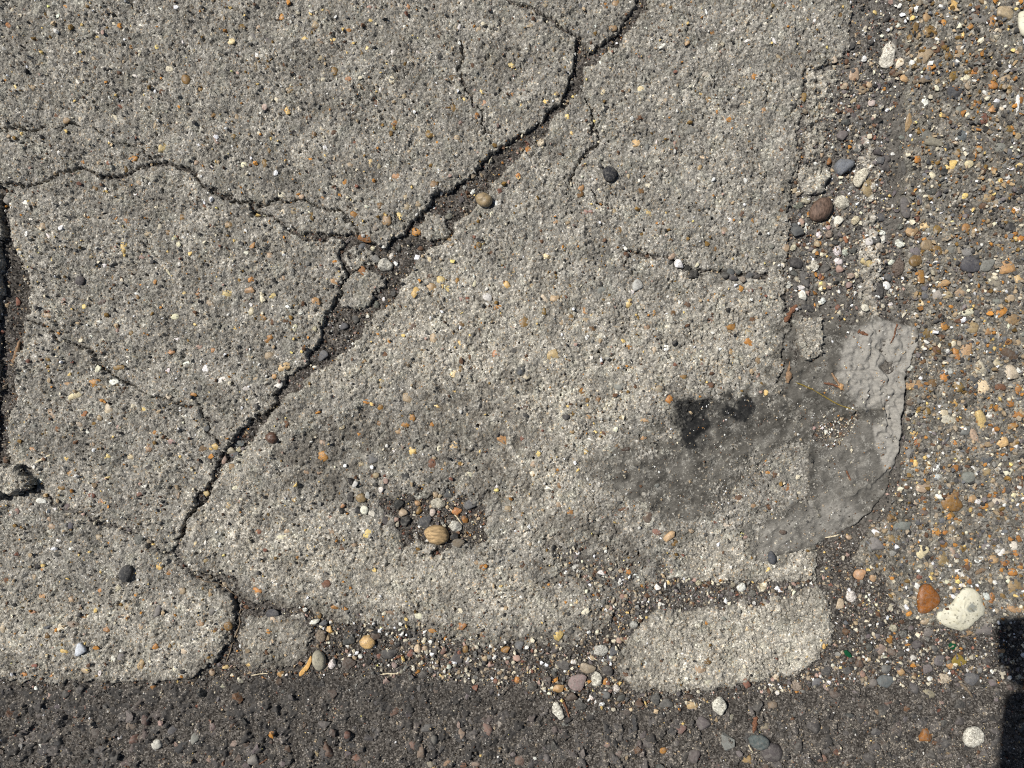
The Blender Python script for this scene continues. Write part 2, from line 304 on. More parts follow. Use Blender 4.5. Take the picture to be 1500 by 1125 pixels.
# ------------------------------------------------------------------ materials
def srgb(c):
    f = lambda u: u / 12.92 if u <= .04045 else ((u + .055) / 1.055)**2.4
    return tuple(f(x / 255) for x in c)
class NT:
    def __init__(s, name):
        s.m = bpy.data.materials.new(name); s.m.use_nodes = True
        s.t = s.m.node_tree; s.b = s.t.nodes['Principled BSDF']
        g = s.n('ShaderNodeNewGeometry'); s.pos = s.vm(g.outputs['Position'], 1000.0)
        s.geo = g
    def n(s, ty, **kw):
        n = s.t.nodes.new(ty)
        for k, v in kw.items(): setattr(n, k, v)
        return n
    def link(s, a, b): s.t.links.new(a, b)
    def setin(s, i, v):
        if hasattr(v, 'links') or hasattr(v, 'is_output'): s.link(v, i)
        else: i.default_value = v
    def vm(s, v, k):
        n = s.n('ShaderNodeVectorMath', operation='SCALE'); s.setin(n.inputs[0], v); n.inputs['Scale'].default_value = k; return n.outputs[0]
    def mth(s, op, a, b=0., clamp=False):
        n = s.n('ShaderNodeMath', operation=op); n.use_clamp = clamp; s.setin(n.inputs[0], a); s.setin(n.inputs[1], b); return n.outputs[0]
    def noise(s, wl, detail=2, rough=.55, vec=None, dist=0):
        n = s.n('ShaderNodeTexNoise'); s.link(vec or s.pos, n.inputs['Vector']); n.inputs['Scale'].default_value = 1 / wl
        n.inputs['Detail'].default_value = detail; n.inputs['Roughness'].default_value = rough; n.inputs['Distortion'].default_value = dist
        return n.outputs['Fac']
    def voro(s, cell, out='Color', vec=None, rnd=1):
        n = s.n('ShaderNodeTexVoronoi'); s.link(vec or s.pos, n.inputs['Vector']); n.inputs['Scale'].default_value = 1 / cell
        n.inputs['Randomness'].default_value = rnd; return n.outputs[out]
    def sep(s, c):
        n = s.n('ShaderNodeSeparateColor'); s.link(c, n.inputs[0]); return n.outputs
    def ramp(s, f, stops, interp='LINEAR'):
        n = s.n('ShaderNodeValToRGB'); s.link(f, n.inputs[0]); e = n.color_ramp.elements; n.color_ramp.interpolation = interp
        for i, (p, c) in enumerate(stops):
            el = e[i] if i < 2 else e.new(p)
            el.position = p; el.color = (*c, 1) if len(c) == 3 else c
        return n.outputs[0]
    def rng(s, f, a, b, c=0, d=1):
        n = s.n('ShaderNodeMapRange'); s.setin(n.inputs[0], f)
        for i, v in enumerate((a, b, c, d)): n.inputs[i + 1].default_value = v
        return n.outputs[0]
    def mix(s, f, a, b, blend='MIX'):
        n = s.n('ShaderNodeMix', data_type='RGBA', blend_type=blend); s.setin(n.inputs[0], f)
        for i, v in ((6, a), (7, b)):
            if isinstance(v, tuple): n.inputs[i].default_value = (*v[:3], 1)
            else: s.link(v, n.inputs[i])
        return n.outputs[2]
    def gray(s, f):
        n = s.n('ShaderNodeCombineColor')
        for i in range(3): s.link(f, n.inputs[i])
        return n.outputs[0]
    def attr(s, name, out='Fac'):
        n = s.n('ShaderNodeAttribute'); n.attribute_name = name; return n.outputs[out]
    def bump(s, h, strength, dist):
        n = s.n('ShaderNodeBump'); n.inputs['Strength'].default_value = strength; n.inputs['Distance'].default_value = dist
        s.link(h, n.inputs['Height']); return n
    def done(s, col, rough=.9, spec=.25, normal=None):
        s.setin(s.b.inputs['Base Color'], col if not isinstance(col, tuple) else (*col, 1)); s.setin(s.b.inputs['Roughness'], rough)
        s.b.inputs['Specular IOR Level'].default_value = spec
        if normal is not None: s.link(normal, s.b.inputs['Normal'])
        return s.m

GREYS = [(0.0, (.045,.043,.040)), (.10, (.13,.125,.115)), (.35, (.20,.193,.175)), (.62, (.27,.26,.235)), (.85, (.38,.365,.335)), (.95, (.55,.53,.49)), (1.0, (.74,.72,.67))]
def mat_concrete(name, tint=(1,1,1), grain=2.3, gain=1.0, agg=False):
    s = NT(name)
    wob = s.n('ShaderNodeVectorMath', operation='ADD'); s.link(s.pos, wob.inputs[0])
    nn = s.n('ShaderNodeTexNoise'); s.link(s.pos, nn.inputs['Vector']); nn.inputs['Scale'].default_value = .5
    s.link(s.vm(nn.outputs['Color'], 1.6), wob.inputs[1])
    v1 = s.sep(s.voro(grain, vec=wob.outputs[0])); v2 = s.sep(s.voro(grain * 2.3, vec=wob.outputs[0]))
    f = s.mth('ADD', s.mth('MULTIPLY', v1[0], .62), s.mth('MULTIPLY', s.noise(1.5, 2), .40))
    f = s.mth('ADD', f, s.mth('MULTIPLY', s.mth('SUBTRACT', v2[0], .5), .26))
    f = s.mth('ADD', s.mth('MULTIPLY', s.mth('SUBTRACT', f, .5), 1.1), .5)
    col = s.ramp(f, [(a, tuple(x * gain * 1.22 for x in c)) for a, c in GREYS])
    hue = s.ramp(v1[1], [(0, (1.0,.98,.94)), (.5, (1,1,1)), (.90, (1.02,1.0,.95)), (.96, (1.12,.98,.80)), (1, (1.12,.88,.66))])
    col = s.mix(1, col, hue, 'MULTIPLY'); col = s.mix(1, col, (*tint,), 'MULTIPLY')
    big = s.rng(s.noise(55, 4, .6), .3, .7, .74, 1.26); col = s.mix(1, col, s.gray(big), 'MULTIPLY')
    mid = s.rng(s.noise(13, 3, .6), .3, .7, .82, 1.16); col = s.mix(1, col, s.gray(mid), 'MULTIPLY')
    gr = s.noise(26, 3); col = s.mix(s.rng(gr, .5, .75, 0, .35), col, s.mix(1, col, (.93,1.02,.93), 'MULTIPLY'))
    col = s.mix(s.mth('MULTIPLY', s.attr('pale'), .85), col, s.mix(1, col, (1.48,1.46,1.41), 'MULTIPLY'))
    dn = s.mth('MULTIPLY', s.attr('dirt'), s.rng(s.noise(7, 3), .25, .6, .45, 1), True)
    col = s.mix(s.mth('MULTIPLY', dn, .85), col, s.mix(.75, s.mix(1, col, (.55,.52,.48), 'MULTIPLY'), (.095,.086,.074)))
    fn = s.mth('MULTIPLY', s.attr('film'), s.rng(s.noise(5, 3), .2, .55, .4, 1), True)
    col = s.mix(s.mth('MULTIPLY', fn, .8), col, s.mix(s.noise(16, 4), (.07,.066,.055), (.14,.132,.112)))
    sn = s.mth('MULTIPLY', s.attr('stain'), s.rng(s.noise(4, 3), .2, .5, .55, 1), True)
    col = s.mix(s.mth('MULTIPLY', sn, .96), col, (.014,.0145,.015))
    h = s.mth('ADD', s.mth('MULTIPLY', v1[0], .5), s.noise(1.3, 3))
    h = s.mth('SUBTRACT', h, s.mth('MULTIPLY', s.voro(grain, 'Distance', wob.outputs[0]), .9))
    b = s.bump(h, 1.0, .0012)
    return s.done(col, .92, .2, b.outputs[0])
M_CON = mat_concrete('concrete', (1.0,.988,.962))
M_AGG = mat_concrete('exposed_aggregate_matrix', (1.0,.975,.935), 2.6, .68)
M_MOR = mat_concrete('pale_mortar', (1.0,.97,.93), 2.6, 1.35)

def mat_soil():
    s = NT('joint_soil')
    v = s.sep(s.voro(1.9)); f = s.mth('ADD', s.mth('MULTIPLY', v[0], .6), s.mth('MULTIPLY', s.noise(2.2, 3), .4))
    col = s.ramp(f, [(.12, (.014,.012,.010)), (.38, (.055,.048,.041)), (.60, (.105,.094,.080)), (.78, (.19,.172,.15)), (.88, (.38,.355,.31)), (1, (.6,.56,.5))])
    col = s.mix(1, col, s.gray(s.rng(s.noise(30, 3), .3, .7, .7, 1.35)), 'MULTIPLY')
    col = s.mix(s.mth('MULTIPLY', s.attr('ashy'), .7), col, s.ramp(v[1], [(0, (.09,.083,.072)), (.5, (.18,.17,.15)), (1, (.36,.34,.30))]))
    col = s.mix(s.mth('MULTIPLY', s.attr('film'), .75), col, s.mix(s.noise(12, 4), (.085,.078,.067), (.19,.175,.15)))
    h = s.mth('ADD', v[0], s.noise(1.2, 3)); b = s.bump(h, .9, .0012)
    return s.done(col, .95, .2, b.outputs[0])
M_SOIL = mat_soil()

def mat_asphalt():
    s = NT('asphalt')
    v = s.sep(s.voro(1.7)); big = s.sep(s.voro(9))
    col = s.ramp(s.noise(4, 4, .65), [(0, (.02,.0185,.0165)), (.45, (.047,.043,.038)), (.7, (.08,.073,.065)), (1, (.14,.128,.114))])
    tn = s.ramp(s.attr('tone'), [(0, (.030,.028,.026)), (.42, (.042,.039,.036)), (.45, (.125,.112,.104)), (.55, (.105,.098,.092)), (.57, (.042,.039,.036)), (.74, (.065,.06,.055)), (.76, (.15,.112,.10)), (.82, (.13,.112,.102)), (.84, (.05,.05,.05)), (1, (.06,.058,.056))])
    col = s.mix(s.mth('MULTIPLY', s.mth('SUBTRACT', 1., s.attr('rolled')), .7), col, s.mix(1, tn, s.gray(s.rng(s.noise(3, 4), .25, .75, .6, 1.5)), 'MULTIPLY'))
    dust = s.mth('MULTIPLY', s.attr('dust'), s.rng(s.noise(16, 3), .35, .62, .25, 1), True)
    sand = s.ramp(v[0], [(0, (.05,.044,.037)), (.5, (.115,.102,.086)), (.85, (.21,.185,.15)), (1, (.55,.48,.38))])
    col = s.mix(dust, col, sand)
    col = s.mix(s.rng(v[2], .955, .965, 0, .9), col, (.36,.32,.27))
    h = s.mth('ADD', s.noise(1.6, 4, .7), s.mth('MULTIPLY', v[0], .4)); b = s.bump(h, .8, .0011)
    return s.done(col, s.rng(s.noise(3, 2), .3, .7, .6, .95), .35, b.outputs[0])
M_ASPH = mat_asphalt()

def mat_stone(name, rough, gloss_spec, dustamt, attr=False, mott=.35):
    s = NT(name)
    if attr: base = s.attr('col', 'Color'); rnd = .5
    else:
        oi = s.n('ShaderNodeObjectInfo'); base = oi.outputs['Color']; rnd = oi.outputs['Random']
    m = s.rng(s.noise(3.2, 4, .65, dist=.6), .25, .75, 1 - mott, 1 + mott)
    col = s.mix(1, base, s.gray(m), 'MULTIPLY')
    col = s.mix(s.rng(s.noise(6, 2), .52, .68, 0, .35), col, s.mix(1, col, (.55,.5,.5), 'MULTIPLY'))
    d = s.rng(s.noise(4.5, 4, .7), .45, .75, 0, dustamt)
    col = s.mix(d, col, (.20,.187,.163))
    fl = s.sep(s.voro(1.1))[0]; col = s.mix(s.rng(fl, .9, .97, 0, .35), col, (.04,.037,.034))
    h = s.mth('ADD', s.noise(1.6, 4, .65), s.mth('MULTIPLY', s.noise(6, 2), 1.2)); b = s.bump(h, .55, .0008)
    return s.done(col, s.rng(s.noise(2.5, 2), .3, .7, rough - .12, rough + .15), gloss_spec, b.outputs[0])
M_FLINT = mat_stone('polished_flint', .45, .45, .55)
M_MATTE = mat_stone('weathered_stone', .8, .25, .6)
M_DUSTY = mat_stone('dusty_stone', .85, .2, .9)
M_GRAIN = mat_stone('loose_grains', .75, .3, .25, True, .25)

def mat_lump(name, c):
    s = NT(name); v = s.sep(s.voro(1.8))
    f = s.mth('ADD', s.mth('MULTIPLY', v[0], .5), s.mth('MULTIPLY', s.noise(1.8, 4, .7), .6))
    oi = s.n('ShaderNodeObjectInfo')
    col = s.mix(1, oi.outputs['Color'], s.ramp(f, [(.2, (.25,.24,.22)), (.5, (.8,.79,.76)), (.8, (1.1,1.1,1.08))]), 'MULTIPLY')
    h = s.mth('ADD', v[0], s.noise(1.5, 4, .7)); b = s.bump(h, .9, .0014)
    return s.done(col, .95, .15, b.outputs[0])
M_LUMP = mat_lump('mortar_lump', 0)

def mat_rag():
    s = NT('matted_cloth')
    mp = s.n('ShaderNodeMapping'); s.link(s.pos, mp.inputs[0]); mp.vector_type = 'TEXTURE'; mp.inputs['Rotation'].default_value = (0,0,-1.15); mp.inputs['Scale'].default_value = (1,4,1)
    fib = s.noise(1.3, 4, .7, mp.outputs[0]); blot = s.mth('ADD', s.mth('MULTIPLY', s.noise(16, 4, .6, mp.outputs[0]), .5), s.mth('MULTIPLY', s.noise(26, 4, .6), .5))
    col = s.mix(s.rng(blot, .36, .64), (.040,.037,.031), (.165,.154,.132))
    col = s.mix(s.mth('MULTIPLY', s.attr('crump'), .75), col, (.36,.34,.30))
    col = s.mix(1, col, s.gray(s.rng(fib, .3, .7, .72, 1.25)), 'MULTIPLY')
    sp = s.sep(s.voro(1.6)); col = s.mix(s.mth('MULTIPLY', s.rng(sp[0], .95, .97, 0, .8), s.rng(s.noise(11, 3), .5, .6)), col, (.42,.39,.34))
    grit = s.rng(s.noise(15, 4, .65), .50, .66, 0, 1); col = s.mix(s.mth('MULTIPLY', grit, s.rng(sp[1], .35, .6, 0, .85)), col, (.33,.315,.275))
    col = s.mix(s.rng(s.noise(14, 3), .62, .75, 0, .6), col, (.05,.046,.038))
    sn = s.mth('MULTIPLY', s.attr('stain'), s.rng(s.noise(4, 3), .2, .5, .85, 1), True); col = s.mix(s.mth('MULTIPLY', sn, .95), col, (.013,.0135,.014))
    h = s.mth('ADD', fib, s.mth('MULTIPLY', s.noise(2, 3), .8)); b = s.bump(h, .8, .0009)
    return s.done(col, .95, .12, b.outputs[0])
M_RAG = mat_rag()
def mat_plain(name, c, rough=.7, wl=3, var=.35, stretch=None, spec=.3):
    s = NT(name); vec = None
    if stretch:
        tc = s.n('ShaderNodeTexCoord'); mp = s.n('ShaderNodeMapping'); s.link(s.vm(tc.outputs['Object'], 1000), mp.inputs[0]); mp.inputs['Scale'].default_value = stretch; vec = mp.outputs[0]
    f = s.noise(wl, 4, .65, vec); col = s.mix(1, (*c,), s.gray(s.rng(f, .3, .7, 1 - var, 1 + var)), 'MULTIPLY')
    b = s.bump(f, .5, .0008); return s.done(col, rough, spec, b.outputs[0])
M_TWIG = mat_plain('dry_twig', srgb((138,112,86)), .9, 2, .55)
M_BARK = mat_plain('red_brown_bark', srgb((112,78,58)), .9, 2, .6)
M_STRAW = mat_plain('pale_straw', srgb((214,200,168)), .7, 2, .2)
M_ROOT = mat_plain('grey_root', srgb((120,106,88)), .9, 2)
M_STEM = mat_plain('olive_stem', srgb((130,112,52)), .7, 2)
M_LEAF = mat_plain('dry_leaf', srgb((205,160,95)), .7, 3, .3)
M_NUT = mat_plain('tan_nut_shell', srgb((168,142,104)), .8, 2.6, .5, (.22, 1, 1))
M_NUT2 = mat_plain('brown_nut_shell', srgb((98,80,68)), .7, 2.4, .6, (.9, .25, 1))
M_GLASS = mat_plain('green_glass', srgb((22,74,44)), .15, 3, .2, spec=.6)

# ------------------------------------------------------------------ mesh builders
def link(o, parent=None):
    COL.objects.link(o)
    if parent is not None: o.parent = parent
    return o
def tag(o, label, cat, group=None):
    o['label'] = label; o['category'] = cat
    if group: o['group'] = group
    return o
def raw_mesh(name, co, faces, smooth=True, mat=None):
    """co (n,3) array, faces (m,k) array"""
    me = bpy.data.meshes.new(name); co = np.asarray(co, np.float32); faces = np.asarray(faces, np.int32)
    k = faces.shape[1]
    me.vertices.add(len(co)); me.vertices.foreach_set('co', co.ravel())
    me.loops.add(faces.size); me.loops.foreach_set('vertex_index', faces.ravel())
    me.polygons.add(len(faces)); me.polygons.foreach_set('loop_start', np.arange(0, faces.size, k, dtype=np.int32))
    me.polygons.foreach_set('use_smooth', np.full(len(faces), smooth))
    me.update(calc_edges=True)
    if mat: me.materials.append(mat)
    return me
def sheet(name, Z, m, mat, attrs={}, parent=None, step=1):
    """height sheet over the cells whose four corners lie in mask m"""
    Z, m = Z[::step, ::step], m[::step, ::step]; gxx, gyy = GX[::step, ::step], GY[::step, ::step]
    idx = np.full(m.shape, -1, np.int64)
    q = m[:-1, :-1] & m[1:, :-1] & m[:-1, 1:] & m[1:, 1:]
    used = np.zeros_like(m); used[:-1, :-1] |= q; used[1:, :-1] |= q; used[:-1, 1:] |= q; used[1:, 1:] |= q
    idx[used] = np.arange(used.sum())
    co = np.stack([(gxx[used] - 750) * S, (562.5 - gyy[used]) * S, Z[used] * S], 1)
    f = np.stack([idx[:-1, :-1][q], idx[1:, :-1][q], idx[1:, 1:][q], idx[:-1, 1:][q]], 1)
    me = raw_mesh(name, co, f, True, mat)
    for an, A in attrs.items():
        a = me.attributes.new(an, 'FLOAT', 'POINT'); a.data.foreach_set('value', A[::step, ::step][used].astype(np.float32))
    o = bpy.data.objects.new(name, me); link(o, parent); return o

ATT = {'dirt': dirt, 'pale': pale, 'film': film, 'stain': stain}
info = {
 'A': ('concrete_slab', 'large grey concrete slab piece above the long hairline crack, dotted with amber stones', 'concrete slab'),
 'T': ('concrete_slab', 'small triangular concrete slab piece wedged between two cracks that meet in a Y', 'concrete slab'),
 'N': ('concrete_slab', 'thin sliver of concrete between two hairline cracks that rejoin', 'concrete slab'),
 'B': ('concrete_slab', 'wedge of grey concrete between the hairline crack and the soil-filled diagonal gap', 'concrete slab'),
 'D': ('concrete_slab', 'pale concrete slab piece with a black stone on it, bordering the asphalt', 'concrete slab'),
 'E': ('concrete_slab', 'largest concrete slab piece with a worn hollow holding a nut shell and grit', 'concrete slab'),
 'G': ('concrete_slab', 'pale cream broken concrete piece set in dirt between the rag and the asphalt', 'concrete slab'),
 'F': ('concrete_slab', 'small rounded concrete fragment beside an oval grey pebble next to the asphalt', 'concrete slab'),
 'K1': ('concrete_chunk', 'small four-sided concrete chip with an orange stone, loose in the diagonal gap', 'concrete chunk'),
 'K2': ('concrete_chunk', 'crumbled concrete lump sunk in the diagonal gap where two cracks meet it', 'concrete chunk'),
 'K3': ('concrete_chunk', 'six-sided loose concrete chunk with a red-brown stone on its edge, in the diagonal gap', 'concrete chunk'),
 'K5': ('concrete_chunk', 'knobbly concrete chunk beside a blue-grey stone in the gritty joint', 'concrete chunk'),
 'K6': ('concrete_chunk', 'smooth tapering concrete chunk poking out of the silt above the rag', 'concrete chunk'),
 'K4': ('concrete_chunk', 'raised broken concrete chunk throwing a black shadow beside the soil joint', 'concrete chunk'),
 'L': ('concrete_slab', 'neighbouring concrete slab edge beyond the deep dark soil joint', 'concrete slab'),
 'W': ('concrete_chunk', 'low crumbling concrete patch along the edge of the largest slab piece', 'concrete chunk'),
 'M': ('mortar_strip', 'thin upright strip of pale mortar running through the gritty joint', 'mortar strip'),
}
OBJ = {}
for k, (nm, lb, cat) in info.items():
    m = SD[k] > -4.3
    o = sheet(nm, TOP[k], m, M_MOR if k == 'M' else M_CON, ATT); OBJ[k] = tag(o, lb, cat)
for k in 'ABTNEDGFL': OBJ[k]['group'] = 'pieces of the cracked concrete slab'
for k in ('K1','K2','K3','K4','K5','K6','W'): OBJ[k]['group'] = 'broken concrete chunks in the joints'
o = sheet('pavement', TOP['P'], SD['P'] > -4.3, M_AGG, ATT); o['kind'] = 'structure'; o['label'] = 'exposed aggregate concrete pavement full of amber and brown pebbles'; OBJ['P'] = o
dust = np.clip(.16 + .30 * N30 + .45 * sstep(760, 1050, GX) + .30 * sstep(0, -2.2, asph + 4.4) + .5 * sstep(12, -2, SD['Q']) + .4 * (1 - sstep(0, .25, f2 - f1)) - .35 * sstep(1090, 1000, GY) * sstep(900, 700, GX), 0, 1)
o = sheet('road', TOP['Q'], SD['Q'] > -3, M_ASPH, {'dust': dust, 'tone': rid, 'rolled': rolled}); o['kind'] = 'structure'; o['label'] = 'dark worn asphalt road surface with coated stones'; OBJ['Q'] = o
cov = np.zeros((NY, NX), bool)
for k in TOP:
    if k != 'R': cov |= (SD[k] > 5) & (TOP[k] > soil_z + 1.5)
o = sheet('soil', soil_z, ~cov, M_SOIL, {'film': film, 'ashy': ashy}); o['kind'] = 'structure'; o['label'] = 'dark gritty soil filling the joints and cracks'; OBJ['S'] = o
o = sheet('flattened_rag', TOP['R'], SD['R'] > -3, M_RAG, {'crump': np.clip(crump + .45 * mask([(1098,775),(1190,742),(1245,738),(1262,758),(1200,792),(1108,824)], 10) + .22 * mask([(1200,640),(1300,600),(1308,690),(1240,780),(1190,740)], 10), 0, 1), 'stain': stain})
OBJ['R'] = tag(o, 'flattened grey rag matted into the dirt with a crumpled fold along the joint', 'rag')
print('sheets done')

# the same ground goes on around the frame
def outer(name, x0, x1, y0, y1, z, mat):
    nx, ny = max(2, int((x1 - x0) / 12)), max(2, int((y1 - y0) / 12))
    xs, ys = np.linspace(x0, x1, nx), np.linspace(y0, y1, ny); A, B = np.meshgrid(xs, ys)
    Zz = z + .5 * np.random.default_rng(3).standard_normal(A.shape)
    co = np.stack([(A.ravel() - 750) * S, (562.5 - B.ravel()) * S, Zz.ravel() * S], 1)
    i = np.arange(nx * ny).reshape(ny, nx)
    f = np.stack([i[:-1, :-1].ravel(), i[1:, :-1].ravel(), i[1:, 1:].ravel(), i[:-1, 1:].ravel()], 1)
    o = link(bpy.data.objects.new(name, raw_mesh(name, co, f, True, mat))); o['kind'] = 'structure'; return o
outer('pavement', -1500, X0 + 2, -1500, 1000, -.6, M_CON); outer('pavement', X0 + 2, 1285, -1500, Y0 + 2, -.6, M_CON)
outer('pavement', 1322, 3000, -1500, Y0 + 2, -1.2, M_AGG); outer('pavement', X1 - 2, 3000, Y0 + 2, 892, -1.2, M_AGG)
outer('road', -1500, X0 + 2, 1003, 3000, -5, M_ASPH); outer('road', X0 + 2, X1 - 2, Y1 - 2, 3000, -5, M_ASPH); outer('road', X1 - 2, 3000, 894, 3000, -5, M_ASPH)
me = raw_mesh('ground', [(-40,-40,-.034),(40,-40,-.034),(40,40,-.034),(-40,40,-.034)], [(0,1,2,3)], True, M_SOIL)
o = link(bpy.data.objects.new('ground', me)); o['kind'] = 'structure'

# ------------------------------------------------------------------ stones
def ico(sub):
    bm = bmesh.new(); bmesh.ops.create_icosphere(bm, subdivisions=sub, radius=1); return bm
def proto_round(seed, sub=2, amp=.16):
    r = np.random.default_rng(seed); bm = ico(sub); ks = r.standard_normal((5, 3)) * 1.5; ph = r.random(5) * 6
    for v in bm.verts:
        d = sum(math.sin(float(np.dot(ks[i], v.co)) + ph[i]) for i in range(5)) / 5
        v.co *= 1 + amp * d * 1.6
        e = .82; v.co = Vector([math.copysign(abs(c)**e, c) for c in v.co])
    me = bpy.data.meshes.new('round_stone'); bm.to_mesh(me); bm.free()
    me.polygons.foreach_set('use_smooth', np.ones(len(me.polygons), bool)); return norm(me)
def proto_ang(seed, n=13, smooth=False):
    r = np.random.default_rng(seed); bm = bmesh.new()
    for i in range(n):
        v = r.standard_normal(3); v /= np.linalg.norm(v); v *= .75 + .35 * r.random(); bm.verts.new(v)
    res = bmesh.ops.convex_hull(bm, input=bm.verts)
    bmesh.ops.delete(bm, geom=[v for v in bm.verts if not v.link_faces], context='VERTS')
    me = bpy.data.meshes.new('angular_stone'); bm.to_mesh(me); bm.free(); return norm(me)
def norm(me):
    co = np.empty(len(me.vertices) * 3, np.float32); me.vertices.foreach_get('co', co); co = co.reshape(-1, 3)
    lo, hi = co.min(0), co.max(0); co = (co - (lo + hi) / 2) / ((hi - lo) / 2)
    me.vertices.foreach_set('co', co.ravel()); me.update(); me.materials.append(M_MATTE); return me
def proto_lump(seed):
    bm = ico(3); r = np.random.default_rng(seed); ks = r.standard_normal((9, 3)) * 3.2; ph = r.random(9) * 6
    for v in bm.verts:
        d = sum(math.sin(float(np.dot(ks[i], v.co)) + ph[i]) for i in range(9)) / 9
        v.co *= 1 + .5 * d + r.normal() * .035
    me = bpy.data.meshes.new('lump'); bm.to_mesh(me); bm.free()
    me.polygons.foreach_set('use_smooth', np.ones(len(me.polygons), bool)); return norm(me)
ROUND = [proto_round(100 + i) for i in range(10)]
ROUNDB = [proto_round(150 + i, 3, .2) for i in range(8)]
ANG = [proto_ang(200 + i, 12 + i % 5) for i in range(14)]
LUMP = [proto_lump(300 + i) for i in range(4)]
def proto_facet(seed, sub, n, rnd=.5):
    """stone with worn facets: a ball cut by random planes, corners rounded"""
    r = np.random.default_rng(seed); N = r.standard_normal((n, 3)); N /= np.linalg.norm(N, axis=1)[:, None]; H = r.uniform(.5, .95, n); bm = ico(sub)
    for v in bm.verts:
        d = np.array(v.co.normalized()); q = N @ d; c = np.where(q > .05, H / np.maximum(q, .05), 9.); 
        rr = (np.sum(c**-20.) + 1.25**-20.)**(-1 / 20.); v.co = Vector(d * rr * (1 + .02 * r.standard_normal()))
    me = bpy.data.meshes.new('worn_stone'); bm.to_mesh(me); bm.free()
    me.polygons.foreach_set('use_smooth', np.ones(len(me.polygons), bool)); return norm(me)
FACET = [proto_facet(400 + i, 2, 7 + i % 5) for i in range(12)]; FACETB = [proto_facet(450 + i, 3, 8 + i % 5) for i in range(10)]

PAL = {'o': (178,124,58), 'a': (124,97,50), 'y': (222,192,122), 'c': (214,204,178), 'w': (232,229,219), 'k': (48,47,46), 'g': (126,124,117),
       'd': (78,76,73), 'b': (100,74,54), 'r': (126,86,70), 'p': (172,144,130), 'v': (108,101,99), 't': (166,146,116), 's': (100,101,102), 'e': (30,82,50)}
WORD = {'o': 'orange', 'a': 'amber', 'y': 'yellow', 'c': 'cream', 'w': 'white', 'k': 'black', 'g': 'grey', 'd': 'dark grey', 'b': 'brown',
        'r': 'red-brown', 'p': 'pink', 'v': 'purplish grey', 't': 'tan', 's': 'blue-grey', 'e': 'green'}
def colour(code, jit=.10):
    c = np.array(srgb(PAL[code[0]]))
    if len(code) > 1: c = .62 * c + .38 * np.array(srgb(PAL[code[1]]))
    c = c * (1 + jit * R.uniform(-1, 1)) * np.array([1 + .05 * R.uniform(-1, 1) for _ in range(3)])
    return (*np.clip(c, .01, .85), 1)

